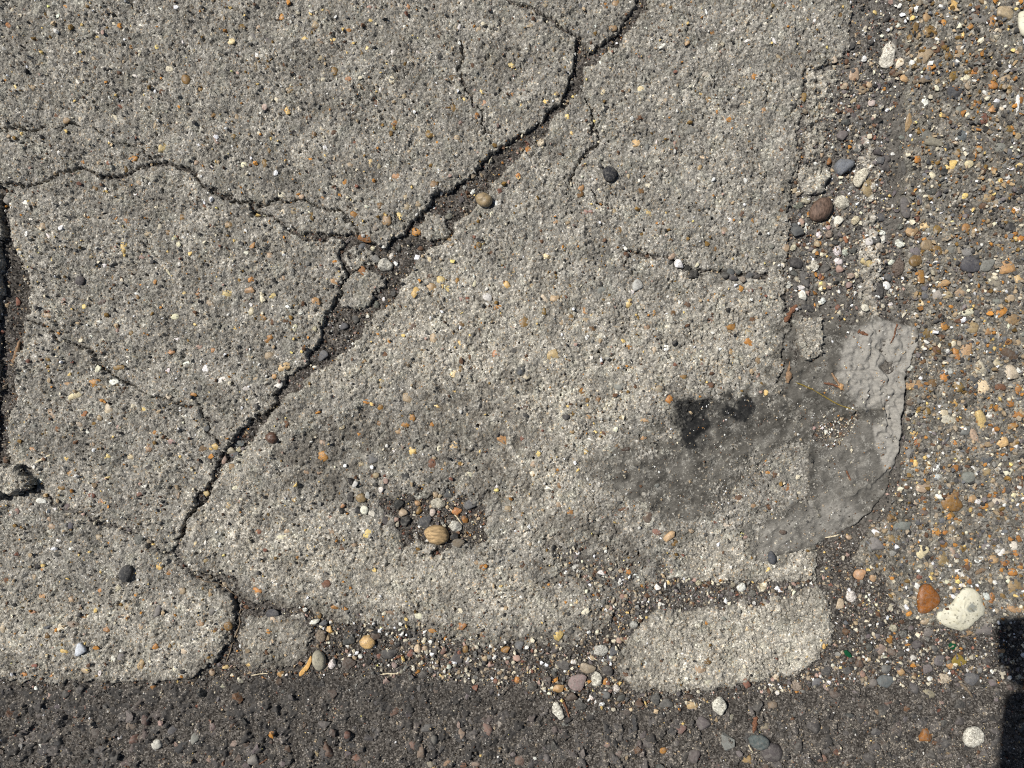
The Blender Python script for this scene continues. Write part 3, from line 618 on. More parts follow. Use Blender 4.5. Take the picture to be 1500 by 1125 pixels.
TILES = {
(0,0): "365,42,40,32,o 66,55,28,22,c 330,98,32,18,w,30 40,135,44,26,or 885,50,22,18,w 1335,150,34,30,a 1422,155,26,26,t 1270,232,50,34,yc 1005,235,18,28,w 765,297,22,38,wy 865,260,24,24,y 970,318,22,30,c 1412,305,18,34,w 930,375,46,36,c 1405,365,22,46,t 745,420,34,18,w 1025,440,46,50,a 1160,402,30,28,o 85,477,24,24,y 185,487,44,26,ta 897,507,38,26,b 1102,488,24,30,a 308,453,14,24,c 310,628,32,32,b 370,660,50,36,at 440,657,22,34,c 588,580,18,26,t 625,640,56,22,c,-35 820,588,18,26,a 855,675,70,18,ta,70 1195,770,24,52,p 1172,635,34,24,a 1300,643,26,32,t 1455,597,34,32,pb 903,812,62,46,yt 810,812,28,26,a 728,873,52,44,o 687,925,30,40,a 450,887,22,18,o 1075,893,30,26,t 1162,917,28,24,w 1290,755,26,26,a 50,750,30,22,t 765,1003,30,34,t 590,1053,24,22,w 520,1035,38,40,a 1340,905,34,36,c 1460,900,30,46,a 1115,805,30,22,a 600,895,30,26,r 415,293,20,18,w 725,258,24,20,o 1465,370,28,24,a 740,1065,22,20,w 115,90,20,24,c 660,250,26,18,a 520,325,30,20,t 225,350,30,24,a 1190,700,20,20,t 1425,735,24,24,c 1395,200,20,40,g 1480,230,36,44,v",
(375,0): "145,95,28,36,o 328,138,42,40,t 300,175,26,26,a 268,213,36,24,y 352,230,36,34,tp 425,220,40,26,y 510,168,34,24,o 830,40,36,36,op 620,40,30,26,p 302,72,26,26,y 395,70,34,28,t 610,262,26,34,y 580,292,16,30,a 750,292,20,34,w 355,320,36,26,t 433,395,36,46,a 510,440,42,28,op 572,478,44,38,ta 180,490,56,50,ta 243,420,26,30,b 745,438,36,42,c 683,498,16,38,w 810,532,34,40,t 120,555,36,24,c 175,605,26,60,y 242,603,34,34,c 48,597,34,42,pc 485,608,48,22,k 660,565,26,28,br 755,677,46,32,o,30 955,735,46,52,a 1085,595,46,44,a 1078,428,40,38,ba 1145,540,24,24,y 1240,497,36,28,y 1405,358,40,34,yt 1330,158,28,36,c 1222,155,34,34,tp 1115,155,16,44,ws 1218,640,34,36,o 1255,567,32,30,po 1105,760,32,32,t 545,790,34,22,rb 315,737,34,38,ab 205,722,54,36,k 380,815,26,42,w 635,897,40,50,ty 675,915,24,34,t 725,910,30,28,w 775,968,52,38,op 520,910,34,32,t 490,1005,34,36,o 980,1020,44,50,at 140,1068,44,32,c 250,1080,28,30,co 365,1083,32,36,o 455,1078,26,28,o 825,1085,30,24,t 1405,522,24,26,o 65,225,34,36,v 430,730,34,30,b 290,648,34,20,b 25,700,26,26,c 75,830,20,30,a 840,830,22,18,t 970,630,36,12,w,60 100,395,20,24,k 205,405,26,22,k 1445,975,28,30,y 1490,830,22,36,o 890,290,24,14,w 815,145,22,16,w 450,520,28,22,g 160,355,24,24,b 480,380,26,24,g",
(750,0): "182,22,40,40,t 375,28,32,26,s 515,28,34,42,oa 568,18,40,40,at 555,152,44,40,at 105,145,22,50,tp,-60 458,145,18,18,w 735,155,18,18,w 825,255,48,18,w,40 962,230,30,50,to 1108,177,42,30,bo 1215,158,28,22,w 1065,65,14,34,w 1437,220,50,22,w,-60 1430,30,30,26,a 1465,315,52,20,t,-35 1330,420,34,34,o 1085,548,40,38,a 1060,405,44,28,cg 1272,565,40,22,co 1195,660,42,26,o 1385,608,30,38,to 710,487,40,36,cy 500,507,34,30,cy 305,640,36,36,y 330,733,22,24,y 2,360,24,36,y 755,310,24,24,p 487,342,18,20,w 700,650,36,22,b 680,785,60,56,yt 740,795,26,60,g 800,778,20,24,w 985,710,64,50,g 160,790,44,42,c 88,828,28,44,o 35,973,28,36,o 375,1030,40,40,ot 375,1070,40,40,ba 530,1025,26,38,t 1055,865,48,22,cy 1030,918,30,34,to 700,990,18,26,w 748,1018,28,26,c 712,1043,34,34,ba 1280,998,36,20,w,-50 1360,915,12,36,c 640,962,18,40,t 65,915,30,34,k 100,335,44,30,g 1255,655,28,24,b 1475,825,30,20,b 250,548,30,34,c 840,560,20,26,t 1040,510,18,18,y 1125,610,22,24,o 1290,225,40,16,w",
(1100,0): "120,30,30,28,a 232,42,22,36,ob 485,88,34,30,a 18,420,34,38,o 292,533,34,60,a 460,322,36,44,tc 75,608,30,36,o 350,115,20,20,w 832,335,44,64,c 855,425,64,44,to 575,400,56,80,t 612,480,70,50,tb 655,465,34,44,t 670,560,40,40,pw 625,322,36,34,w 690,60,28,28,y 1115,30,56,70,yo 990,170,80,70,a 900,155,36,70,a 935,310,120,80,t 985,370,56,44,o 1060,122,30,34,o 970,95,50,50,to 1088,305,46,52,a 1145,280,44,90,t 1020,262,50,52,b 1055,235,40,40,b 1125,510,90,76,ks 1115,415,50,60,a 1175,430,54,30,c 1192,390,40,34,a 1235,395,54,34,o 1340,410,46,46,oa 1330,465,50,50,o 1400,432,60,40,t 1420,490,34,50,t 1190,475,36,40,t 1465,485,36,36,vb 1300,520,70,70,tg 1330,595,56,48,ot 1240,575,40,36,ob 1050,628,36,26,y 1165,190,16,50,y 1205,148,32,32,o 1235,65,46,26,b 1330,115,40,70,ob 1400,70,90,70,t 870,670,40,100,at 960,730,90,80,gv 1010,775,110,56,gt 1080,805,36,40,ks 1165,740,50,60,s 1250,820,44,40,o 1100,905,70,50,y 1195,905,50,44,cy 995,965,40,40,c 1065,945,46,40,k 1280,925,44,36,b 1335,930,40,32,ob 1480,910,36,36,y 1425,925,46,22,w 1415,835,54,48,sg 1370,810,60,50,g 1425,705,50,40,a 1280,650,40,60,r 1310,1085,70,50,at 915,875,40,40,o 955,990,40,30,y 1250,755,36,30,t 430,885,36,40,bo 235,580,44,44,k 490,565,40,40,k 430,650,50,34,d 520,670,50,40,d 685,665,80,34,k,25 545,605,60,34,rb 705,830,50,46,d 630,770,50,60,vp 645,1020,70,120,ta 850,910,30,90,d 960,560,40,80,w 1465,580,24,110,w 1250,100,90,50,g 1480,1050,50,40,k 1180,1075,40,30,y 990,1050,60,40,d 745,910,60,60,d 715,880,50,50,sd 505,740,60,60,v 590,810,50,40,g 750,870,50,50,d",
(0,275): "138,82,46,28,w,-30 35,65,50,50,g 240,220,38,50,t 148,252,28,36,w 268,268,40,16,w,-50 343,218,36,42,w 470,155,26,22,w 635,165,20,26,o 697,182,32,32,or 805,247,50,36,t 677,320,38,68,yo 918,243,34,28,ab 1005,163,38,34,a 1125,103,30,34,br 512,375,32,32,ta 567,428,40,26,w 620,497,20,36,a 665,515,20,36,c 985,315,28,34,c 775,380,36,20,p 290,395,18,20,y 555,620,52,46,vp 462,652,28,26,y 755,600,20,26,a 850,515,26,34,o 1045,360,26,32,y 1090,575,44,44,op 1010,578,26,24,y 1252,578,66,56,yt 1375,563,54,36,to 1390,508,44,34,o 1390,328,56,24,oa,40 1362,363,44,34,wc 1350,235,34,16,w,-50 1440,605,26,60,tc 1155,635,40,32,t 1380,678,36,40,tc 1377,643,22,22,w 1448,705,40,48,ao 962,708,46,32,c 542,738,40,20,w 640,757,26,24,o 720,797,24,26,a 500,820,22,20,w 935,905,52,34,ot 1095,875,40,26,p 1175,893,30,24,ot 1130,990,34,50,w 920,998,30,34,w 1020,965,44,16,w,15 695,962,16,34,w 540,995,42,40,c 625,1063,60,40,w,-30 655,988,60,26,a 1220,1058,60,36,w,20 1410,1053,30,24,t 1360,1103,46,34,ws 360,1080,80,26,ot 525,1070,60,50,o 260,935,40,20,a,-50 1470,825,60,50,ao 1485,375,36,38,t 1250,205,54,40,at 845,940,20,24,t 1075,750,20,20,y 975,832,36,20,w 985,425,14,36,w 920,460,40,12,c,-60 960,275,30,36,cg 875,215,22,40,cg 440,510,50,50,d 70,620,30,50,r 255,700,60,30,ta 395,955,20,20,r 1290,770,20,20,y 1305,725,24,20,t 95,330,20,40,y 175,175,20,14,w 1335,650,36,36,g",  # one dark grey stone stands in for the shade of a hole
(375,275): "795,150,70,36,y,-55 825,105,44,44,t 540,148,40,38,oa 680,98,36,40,ab 305,160,34,50,a 210,130,40,40,ta 150,133,28,30,c 720,180,50,60,at 885,85,46,36,t 660,215,44,44,gt 530,97,34,24,k 600,278,76,44,bo 880,240,50,44,o 580,455,44,60,ro 435,410,34,28,o 75,378,34,34,t 145,497,32,32,t 435,515,40,46,ot 95,597,40,28,yt 35,600,28,56,c 335,625,48,48,ot 250,682,36,34,w 295,712,34,30,c 40,708,38,44,a 95,735,30,36,b 165,735,36,36,b 65,830,60,44,oa 210,770,26,56,c 320,775,24,34,tc 75,925,50,44,t 155,985,70,50,ty 98,1035,32,46,ot 125,1085,50,34,w,40 955,385,24,46,cy 945,487,36,32,b 1015,507,46,44,yt 965,550,54,70,to 1100,508,32,46,ao 1025,540,16,28,y 1055,555,28,36,yt 875,578,40,60,yo 1380,532,52,42,yo 1270,603,52,48,wg 1125,603,24,40,p 1160,610,20,40,r 1330,653,56,20,o,25 1475,738,44,60,a 1130,750,36,32,ab 860,760,38,44,bg 975,825,44,50,t 945,797,30,24,d 1120,850,20,32,y 1320,910,50,40,op 1415,895,36,34,d 1080,1020,46,50,yc 1125,998,30,40,a 1040,977,34,22,d 1455,1000,40,60,ds 590,953,34,24,a 1420,452,20,34,t 1400,393,16,20,c 1200,525,22,44,c 1195,485,20,28,w 1230,285,40,30,k 1225,315,30,30,a 1065,285,28,26,a 1320,85,26,32,w 1295,150,24,40,c 365,920,60,60,s 695,610,20,24,w 655,390,50,50,g 580,320,50,40,s 740,370,34,40,w 765,415,30,26,w 610,705,24,20,w 315,985,26,18,w 780,330,40,40,d 840,300,40,36,k 900,330,36,30,b 750,580,40,36,d 545,720,50,50,d 480,760,50,44,sd 660,640,40,40,g 1190,20,30,30,w 1130,60,40,40,d 1060,150,50,44,g 700,320,30,26,w 640,330,30,30,c",
(750,275): "750,138,56,34,yt,-60 590,230,40,50,ab 405,135,40,30,p 240,185,30,36,to 562,130,24,30,t 1190,178,36,34,w 1260,145,40,18,b,50 1320,180,26,32,oa 1470,165,32,40,ta 1168,240,40,46,tg 1120,335,22,30,ba 1290,372,20,20,w 188,375,44,40,yc 10,450,24,30,y 235,488,26,34,a 320,543,36,36,a 690,535,60,70,gw 660,572,24,22,w 235,605,54,44,t 285,600,40,24,a 180,610,40,54,cp 640,635,36,50,yt 780,690,18,44,oa 400,680,46,26,oa,-55 410,728,50,22,t 325,718,30,44,a 275,740,34,30,t 178,680,26,40,a 65,740,54,56,oa 440,775,36,28,ba 410,822,26,32,w 885,692,28,34,ba 1085,660,24,28,d 1165,650,14,30,c 1200,758,56,50,oa 1095,725,24,60,bp 1305,845,56,44,o,-30 1350,945,44,32,at,-50 1200,905,30,50,to 1140,880,40,36,w 1320,728,30,36,b 1295,790,34,26,t 640,875,32,34,oa 780,890,30,40,tc 855,925,30,36,k 850,880,36,36,w 895,970,24,20,r 225,915,64,60,ty 435,937,22,32,cw 190,960,36,26,c 50,1000,36,60,s 80,1040,40,36,tc 940,1035,38,40,a 385,1112,40,30,or 810,1105,50,40,t 1090,1085,36,36,b 740,765,34,40,tb 965,640,34,34,b 1255,555,34,36,o 1310,565,26,20,r 1115,580,24,20,o 880,375,44,42,tp 920,415,56,50,w 995,475,54,54,kd 880,410,40,30,k 970,440,44,34,k 1015,425,30,26,c 1165,485,40,46,d 1205,465,50,44,sd 1215,495,50,34,d 1245,460,40,40,d 1310,480,50,40,ds 1350,480,50,40,d 1265,505,40,40,gt 745,370,28,24,b 625,370,34,34,b 625,335,26,30,w 1485,425,30,24,w 500,560,60,50,g 430,130,26,20,p",
(1100,275): "305,70,54,40,cg 265,95,60,44,g 485,180,60,60,wp 255,225,76,80,sk 310,215,24,70,w 280,185,34,36,p 428,215,30,36,p 430,255,44,44,gp 378,258,36,40,w 370,305,40,40,t 525,280,30,46,ro 465,300,50,30,d 240,325,40,36,c 195,330,40,44,t 115,320,30,30,g 480,345,50,60,w 525,355,40,44,wg 490,400,50,40,w 250,415,70,64,kd 350,425,60,60,wp 410,445,60,56,d 490,443,44,44,p 240,465,44,40,d 390,490,36,30,or 390,528,60,36,tg 300,500,50,100,vd 210,535,30,50,wg 280,547,50,30,w 288,590,56,50,wc 400,620,44,40,w 550,485,40,34,tg 540,535,40,34,pv 175,425,30,30,c 715,155,80,56,ds 690,200,50,44,pr 625,265,34,44,op 690,285,50,44,d 735,245,40,36,w 735,280,40,50,w 650,295,40,44,wg 710,320,50,40,cg 665,325,40,40,tg 785,405,44,28,w,25 640,412,76,40,ty 765,490,50,44,sd 755,535,50,50,w 700,560,80,100,d 820,440,66,110,gb 710,445,30,40,w 845,110,46,110,dg 625,660,44,40,wt 315,660,80,44,dk 960,210,60,50,yc 910,165,44,50,rb 885,240,66,60,to 920,260,44,50,b 965,315,66,56,tb 1030,225,60,46,a 1180,222,40,50,ob 1230,240,40,50,a 1275,100,44,36,b 1110,195,34,34,yc 1315,55,80,56,ta 1460,120,50,34,w 1435,215,80,60,dk 1480,275,50,44,o 1335,200,36,24,c 905,350,60,50,vg 905,400,70,60,ab 930,490,60,80,ao 1055,525,76,34,to 1210,420,110,90,ks 1290,430,110,60,g 1405,440,100,90,ot 1470,495,44,50,yp 1465,565,50,46,k 935,632,40,36,cy 1080,590,56,44,t 1155,580,60,50,t 1025,590,50,56,sc 955,555,34,34,s 960,590,40,40,s 900,590,70,50,ty 1150,515,36,30,b 1295,575,50,30,b 1380,680,70,60,o 1440,725,80,60,at 1180,690,90,44,c 1245,690,34,46,dv 1050,710,40,36,k 1160,730,80,30,b 1065,762,50,50,o 1310,790,54,40,ot 1410,845,50,36,ob 1185,890,110,66,to,65 1125,900,34,44,o 1135,930,34,36,ob 1115,860,30,40,c 1320,890,70,60,ds 1430,920,110,60,bd,-40 1465,850,50,30,t 1265,980,70,80,cg 1360,965,60,50,tc 1430,1010,80,80,tc 1065,1035,50,60,o 1085,1010,50,36,ws 1020,890,40,60,b 970,800,50,80,a 945,955,30,36,ba 970,1020,36,26,k 1225,1055,60,44,ds 870,990,50,40,w 1220,770,60,60,ta 1340,515,70,50,gt 1085,945,50,40,g 960,880,30,30,b 1350,620,50,40,g 1420,610,60,40,t 1490,170,30,40,b 1110,340,60,40,g 1190,350,60,50,g",
(0,550): "410,108,76,36,cy 275,210,76,30,ta,-60 598,192,48,70,tc 458,213,46,34,ro 545,232,40,34,ta 320,290,26,36,ra 480,308,24,30,w 505,222,34,20,k 925,115,34,40,c 790,185,32,30,y 1065,103,38,26,o 1100,75,46,46,d 855,315,34,30,o 825,398,36,44,ap 947,360,46,30,p 180,408,42,26,op 360,457,28,34,y 595,442,44,34,y 720,443,40,30,cy 385,537,40,52,ao 595,553,36,26,y 745,500,36,24,t 797,602,30,28,w 770,648,40,26,rp 500,660,36,26,r 565,692,54,30,or 515,603,36,40,bt 335,615,44,28,a 225,690,56,30,w,-15 300,737,26,20,w 218,578,24,24,w 100,745,26,34,pr 265,790,30,26,t 283,830,44,30,t 385,825,36,40,s 320,907,26,18,w 400,948,54,16,w 540,890,36,36,t 880,1045,36,44,yo 935,1080,36,36,ob 760,900,76,66,gs 205,1047,44,40,k 310,985,36,34,d 360,730,40,60,v 230,1070,26,26,o 1110,405,70,40,ba 1175,393,60,36,ya 1225,465,34,50,p 1275,503,46,34,at 1305,375,60,40,sg 1260,410,60,44,tg 1285,440,60,44,ds 1300,410,30,26,c 1125,650,36,36,ty 1255,715,30,34,ty 1295,615,34,30,c 1325,825,18,18,w 1417,858,36,36,op 1130,918,16,28,w 1255,1025,30,24,wc 1078,918,20,26,cy 1125,1015,40,36,at 1130,288,44,40,sd 655,285,24,24,p 430,268,50,40,tg 985,655,20,40,tp 15,465,30,40,b 180,1110,30,30,t 180,280,34,34,g 825,320,24,20,c 510,375,30,22,t 1200,420,40,40,d 1150,470,40,40,d 415,463,18,18,w 820,505,40,30,d",
(375,550): "700,35,40,20,t 605,142,44,30,o 680,175,34,32,ao 825,125,36,32,ty 675,265,34,30,ab 820,272,46,34,oa 858,240,36,50,oa 963,265,28,36,o 992,167,36,22,y 778,308,30,36,to 560,327,26,20,o 472,285,30,34,t 170,265,30,40,b 365,445,56,58,o 365,368,34,26,tp 275,533,40,40,tb 343,530,36,30,tb 635,460,64,66,gs 855,415,50,56,y 750,420,24,20,w 1085,390,44,70,yt 1005,403,24,32,c 968,480,44,60,rb 1355,350,66,50,ot,-35 1465,345,18,24,r 1170,548,30,28,c 1145,425,26,28,t 1325,608,20,20,w 657,552,40,36,t 712,583,30,34,p 575,490,36,30,t 203,685,50,34,ay 403,780,24,24,po 615,873,60,60,y 288,943,30,34,cy 470,950,40,36,b 537,925,34,34,t 613,983,28,30,at 410,857,46,26,tp 155,787,36,20,c 170,852,34,30,t 15,860,34,34,rb 145,890,60,24,c 1245,1055,34,30,o 1210,1028,30,30,t 820,550,60,50,kd 945,575,50,40,d 545,595,40,40,wg 520,580,26,40,k 515,670,44,60,kd 575,675,54,50,at 608,660,30,40,sw 478,713,28,34,op 595,740,46,50,cw 640,760,44,36,wr 655,600,34,26,k 685,630,34,34,w 780,710,56,56,k 808,755,54,44,tp 885,705,36,30,to 893,745,46,44,a 820,800,60,56,k 925,810,90,66,ks,20 970,755,40,44,pw 1055,648,60,50,ds 1175,712,70,56,s,40 1100,750,60,44,or 1145,795,44,40,ob 1090,890,50,50,k 1110,920,70,50,bg 770,790,30,26,p 470,745,36,40,k 560,740,36,40,d 710,800,40,50,d 1010,660,30,30,t 985,655,30,34,t 510,960,30,30,g 1385,735,40,34,t 835,125,60,60,t",
(750,550): "865,133,40,50,o 383,85,36,36,oa 410,135,34,34,a 473,128,32,40,ab 805,85,40,44,tg 590,60,60,40,g 1092,55,30,30,b 1398,92,30,34,y 945,10,26,26,a 610,233,44,24,at,-20 735,245,56,26,to 335,207,30,26,a 420,230,34,28,to 512,185,24,28,c 330,310,28,24,to 505,318,30,26,b 725,345,36,24,to 578,385,40,44,ab 625,405,50,22,kb 405,418,28,28,yo 145,430,28,34,y 70,178,44,30,db 140,85,30,24,d 295,225,44,44,d 115,540,34,30,c 120,490,40,36,t 200,620,50,22,w,-20 262,605,26,34,ar 55,345,20,26,r 320,755,36,36,ob 255,710,34,30,t 210,885,34,36,ct 90,930,34,40,t 375,950,36,34,gv 745,780,56,60,bv 795,860,50,30,rp 895,920,40,36,a 1080,990,34,36,s 1405,1063,30,40,y 1245,672,40,34,b 1320,715,34,34,to 1415,725,34,32,b 1445,545,26,36,b 1410,530,22,24,o 1170,820,50,20,c,-20 1280,885,26,26,p 985,855,30,30,t 360,980,24,24,w 270,478,20,24,d 610,735,60,26,b 795,605,30,26,g 460,310,24,20,y 60,1040,34,36,b 1040,1000,20,20,w 300,970,40,40,v 460,1080,40,30,b",  # includes a dark stone whose colour paints the darkness inside a hole
(1100,550): "85,92,24,34,y 490,60,30,46,ot 415,310,30,26,w 395,290,24,20,w 350,290,20,20,p 205,620,44,30,or,50 135,540,26,36,b 95,530,20,24,o 170,860,40,30,bv 330,470,20,24,k 540,890,40,30,t 685,862,50,30,w 1275,65,80,80,cy 1150,60,60,60,a 1000,45,50,50,ba 900,55,110,60,to 1065,15,40,40,o 1470,70,36,44,or 1370,65,60,40,br 1125,153,46,40,oy 1425,150,50,46,ob 1350,178,36,36,o 965,200,50,54,a 1065,207,46,40,ct 1095,240,100,60,cg 1265,250,120,54,yt,-65 1313,218,44,30,w 1470,215,90,40,ob 1435,278,54,36,oa 1335,305,40,34,w 1230,330,40,90,pt 1385,370,60,70,yt 1295,380,70,34,ta 1130,368,36,34,o 1460,368,50,46,ta 920,375,40,50,ro 905,320,44,40,y 1300,460,90,46,sk,25 1025,508,44,60,w 1030,558,50,34,ws 980,495,40,46,a 905,485,36,40,y 910,520,26,20,o 1415,533,60,40,c 1300,530,56,50,ta 1195,560,70,60,g 940,615,90,60,tp 1395,628,40,34,or 1215,680,44,44,to 1245,692,40,34,w 1290,718,50,30,o 1370,690,80,40,cg 1035,665,46,30,w 955,672,50,24,br 910,700,34,30,tp 1465,740,60,50,sd 1095,775,40,34,o 1440,670,24,60,yw 950,755,50,44,bg 775,785,50,40,ab 1025,858,60,40,o 1065,860,34,36,o 940,970,66,76,cy 1065,935,40,40,ao 1045,902,30,30,k 1060,1010,80,90,at 1165,955,50,40,a 1110,965,26,46,tp 1255,1010,54,34,w 1375,970,50,44,w 1330,1010,50,44,to 1395,1025,50,44,ob 1455,978,40,36,o 1440,935,50,50,wt 995,1050,44,36,cs 1145,1080,50,34,w 1275,1070,100,30,bt 1490,1055,40,30,o 1440,1080,50,40,o 600,1095,70,60,to 675,1110,30,30,t 770,895,50,40,at 1300,940,60,40,gv 1485,590,40,80,b 1465,815,30,26,d 930,1105,36,30,r 1060,170,60,40,g 880,150,50,40,bg 870,420,40,60,g 1180,300,50,60,g 1410,450,60,50,g 1080,610,40,34,s 830,830,90,70,g 690,920,90,70,g",
(0,825): "215,188,46,34,ot 547,153,32,28,o 650,130,40,44,ct 935,157,24,26,w 1003,150,40,40,t 705,235,34,40,t 865,265,40,80,vg 690,342,36,36,s 775,350,30,34,t 345,350,50,56,c 405,340,60,56,gt 468,345,36,36,tc 262,345,40,30,s 260,398,32,34,ab 590,362,48,40,ob 458,290,44,30,o 180,268,34,24,po 358,482,42,24,yo 258,505,24,16,y 860,455,34,36,o 927,455,30,34,a 1005,485,50,46,ct 665,515,40,40,g 625,527,30,40,wc 770,558,56,52,to 470,588,48,34,t 548,600,24,44,w 130,612,40,24,o 275,623,40,26,o 520,620,30,20,a 1255,345,44,50,a 1090,330,60,40,to 965,580,34,34,c 1165,265,40,40,g 1155,165,26,46,at 1410,152,50,26,o 1390,105,30,44,b 12,355,30,60,tc 35,95,36,30,b 395,195,36,34,t 455,230,30,40,d 195,562,36,24,r 175,515,30,22,d 1475,380,34,34,o 1365,555,36,40,yo 1310,650,50,26,c 1445,635,40,30,o 1155,610,34,40,tb 455,795,36,44,r 195,690,26,24,w 1490,940,34,44,o 725,980,50,60,rb 850,1005,60,50,wv 650,960,26,40,wg 410,1045,34,34,gp 790,870,40,60,rv 215,1010,20,24,w 940,930,50,60,s 700,910,80,70,tg 1065,970,50,60,gw 1160,900,50,60,pv 1385,1090,60,60,gw 200,850,60,40,v 120,930,60,60,v 510,950,60,80,vb 290,1030,60,30,v 570,790,40,30,d 430,700,50,40,d 350,730,60,50,d 1220,680,30,26,c 875,675,26,22,w 830,690,36,34,ob 1000,690,30,24,r 1230,580,40,30,yt 1270,650,40,40,rb 1190,660,50,40,d",
(375,825): "385,113,54,40,rb 435,240,50,36,ao 487,250,34,26,o 340,287,26,44,a 90,275,80,50,ks 320,325,60,30,w 355,405,60,80,gt 405,368,46,40,oy 415,558,44,60,w 130,615,44,36,ot 165,620,20,24,w 120,655,40,40,b 740,270,60,36,tb 700,275,26,34,c 675,265,26,18,k 655,325,24,20,k 890,297,46,40,c 785,400,36,44,ws 968,375,48,30,o 1130,350,50,40,or 1245,385,34,40,at 1370,478,56,34,ao 1150,475,34,40,a 890,468,46,50,cy 930,470,34,36,t 1030,480,44,44,rv 800,612,44,70,cg 760,565,34,40,vp 860,582,26,40,wc 915,615,60,50,d 1105,525,70,60,dv 735,500,90,60,d 505,555,80,70,db 1040,515,24,24,t 1435,645,34,40,o 1245,20,36,30,ob 865,82,26,20,w 980,92,24,24,c 650,40,30,26,y 85,940,34,44,o 465,805,40,50,r 500,945,40,40,r 1175,878,44,36,gv 940,920,70,60,s 1080,970,34,46,w 1130,940,40,60,pt 1270,930,60,90,rp 1340,900,30,50,tw 860,1010,40,50,rp 910,1035,50,70,tv 1055,1105,60,36,po 165,1035,40,60,b 330,1045,24,46,yt 390,1030,60,90,br 765,1050,36,40,pw 1100,1045,30,36,p 980,970,40,50,g 955,1115,40,30,cg 760,830,60,50,rb 1210,830,24,50,r 1460,1100,40,60,pb 1205,1115,50,30,p 95,315,60,40,tc 265,260,30,30,w 370,330,50,40,sd 510,420,70,60,d 660,400,60,50,db 570,520,30,30,w 960,430,30,24,w 1060,570,30,30,w 280,760,50,50,w 1290,560,40,30,p 1340,600,30,30,t",
(750,825): "405,260,46,46,c 352,213,26,34,yc 255,402,52,60,ya 735,550,30,32,w 1075,333,28,28,o 1075,545,44,54,ab 1035,585,60,46,t 625,617,36,32,b 1295,360,34,34,cy 1080,655,40,34,cs 1285,650,40,60,r 1450,530,24,20,r 1150,398,34,30,g 880,440,16,30,b 1165,303,24,26,g 1025,110,36,34,ct 1265,135,54,54,w 1215,125,36,34,tg 1385,135,44,50,ct 1325,170,44,44,g 805,135,44,44,w 865,110,24,34,yt 600,85,90,60,kd,-50 565,120,50,60,g 490,50,40,34,w 405,72,24,24,p 350,25,40,60,wg 640,50,34,34,o 690,72,50,16,w,-30 610,190,40,40,pr 595,45,30,20,t 815,230,26,26,w 715,305,22,28,w 670,340,50,44,gw 590,425,34,40,pt 490,480,84,70,wg 560,485,56,50,s 435,530,44,14,w,-30 420,580,90,60,tg 515,660,34,60,o 525,590,60,60,d 360,660,110,90,vp 285,560,70,60,dv 195,570,60,50,k 255,690,60,54,ot 195,655,50,60,db 30,645,36,30,op 440,740,30,40,w 515,725,50,40,s 495,855,48,38,wc 575,690,40,46,wt 600,745,44,50,d 995,790,66,50,ty 790,755,60,60,d 850,775,80,60,vd 970,740,54,34,kb 1055,790,50,60,d 820,835,44,36,k 700,775,50,50,bd 655,815,24,20,cy 495,775,36,24,w 1205,860,50,36,c 1130,865,24,36,ty 1185,905,30,56,tp 1395,910,50,48,tc 1360,985,130,90,sg 1435,790,50,34,pt 1340,740,60,60,db 1060,880,90,70,v 935,915,60,50,rp 835,1040,40,40,o 1300,1095,60,60,yo 760,1000,80,80,vd 585,1060,54,50,pv 1000,1060,70,70,v 525,1010,40,34,p 185,1080,50,50,g 125,1078,20,20,w 1465,718,26,30,cw 1430,1050,120,100,d 905,1010,60,50,v 1030,980,50,50,d 40,1100,60,50,rp 1350,790,60,60,d 640,830,50,40,db 380,790,70,60,d 330,740,60,50,db 230,610,40,40,d 110,680,60,50,d 720,950,50,40,v",
(1100,825): "555,185,64,70,w 495,225,44,60,tc 675,85,36,40,to 1455,130,80,90,at 1325,190,30,60,ob 1200,100,34,36,or 1290,180,34,40,ws 1160,125,30,30,cw 1080,105,40,30,c 1385,180,30,30,a 1450,255,110,34,to 785,360,44,50,cg 530,335,30,30,s 770,425,48,44,ob 960,320,56,30,t 985,385,70,50,gv 1195,390,60,30,at 1290,370,90,90,vg 830,560,34,36,c 895,522,36,34,ws 1095,567,36,34,ot 1065,640,90,60,cp 990,640,34,30,w 990,715,90,90,tc 1215,640,80,70,sd 1255,685,40,40,g 1230,790,36,30,w 1120,675,24,24,w 1375,485,50,26,ot 1160,870,60,60,vd 975,950,76,90,ob 1085,985,70,80,ds 905,695,60,60,sg 400,455,36,34,yo 125,785,50,40,t 255,685,70,60,gp 150,720,26,30,w 435,660,24,24,w 370,665,70,56,s 470,720,70,50,bg 345,780,60,20,k,-35 240,845,60,60,ds 510,860,34,30,ob 610,785,70,70,db 690,820,40,30,to 765,775,60,30,br 725,815,60,60,d 740,650,100,70,s 745,585,60,50,sg 675,660,50,54,vg 720,480,60,60,vp 775,490,50,36,bg 650,460,40,40,d 860,435,20,24,w 830,600,44,44,to 620,615,36,40,pr 700,930,80,80,ds 810,940,50,60,d 890,950,60,70,d 400,1085,60,54,po 660,1080,70,60,d 350,900,80,80,d 150,950,80,46,vd,-30 260,1020,70,70,d 120,1050,110,100,dv 490,1110,50,40,k 800,1090,60,70,d 1010,1060,60,50,d 970,1060,20,24,w 1290,860,80,70,d 1350,990,70,60,d 1330,600,24,24,w 820,685,24,20,w 460,570,30,24,wc 1060,770,30,34,p 940,800,50,60,d 530,950,60,50,d 1040,540,70,60,v 970,580,60,50,v 540,600,60,50,d 600,550,50,50,bd 420,600,60,50,d 830,500,50,40,d 920,450,60,50,d 1010,470,50,40,dg 1300,540,40,40,d 1340,660,50,40,v 1130,730,60,50,v 1160,780,70,50,d",
}
entries = []
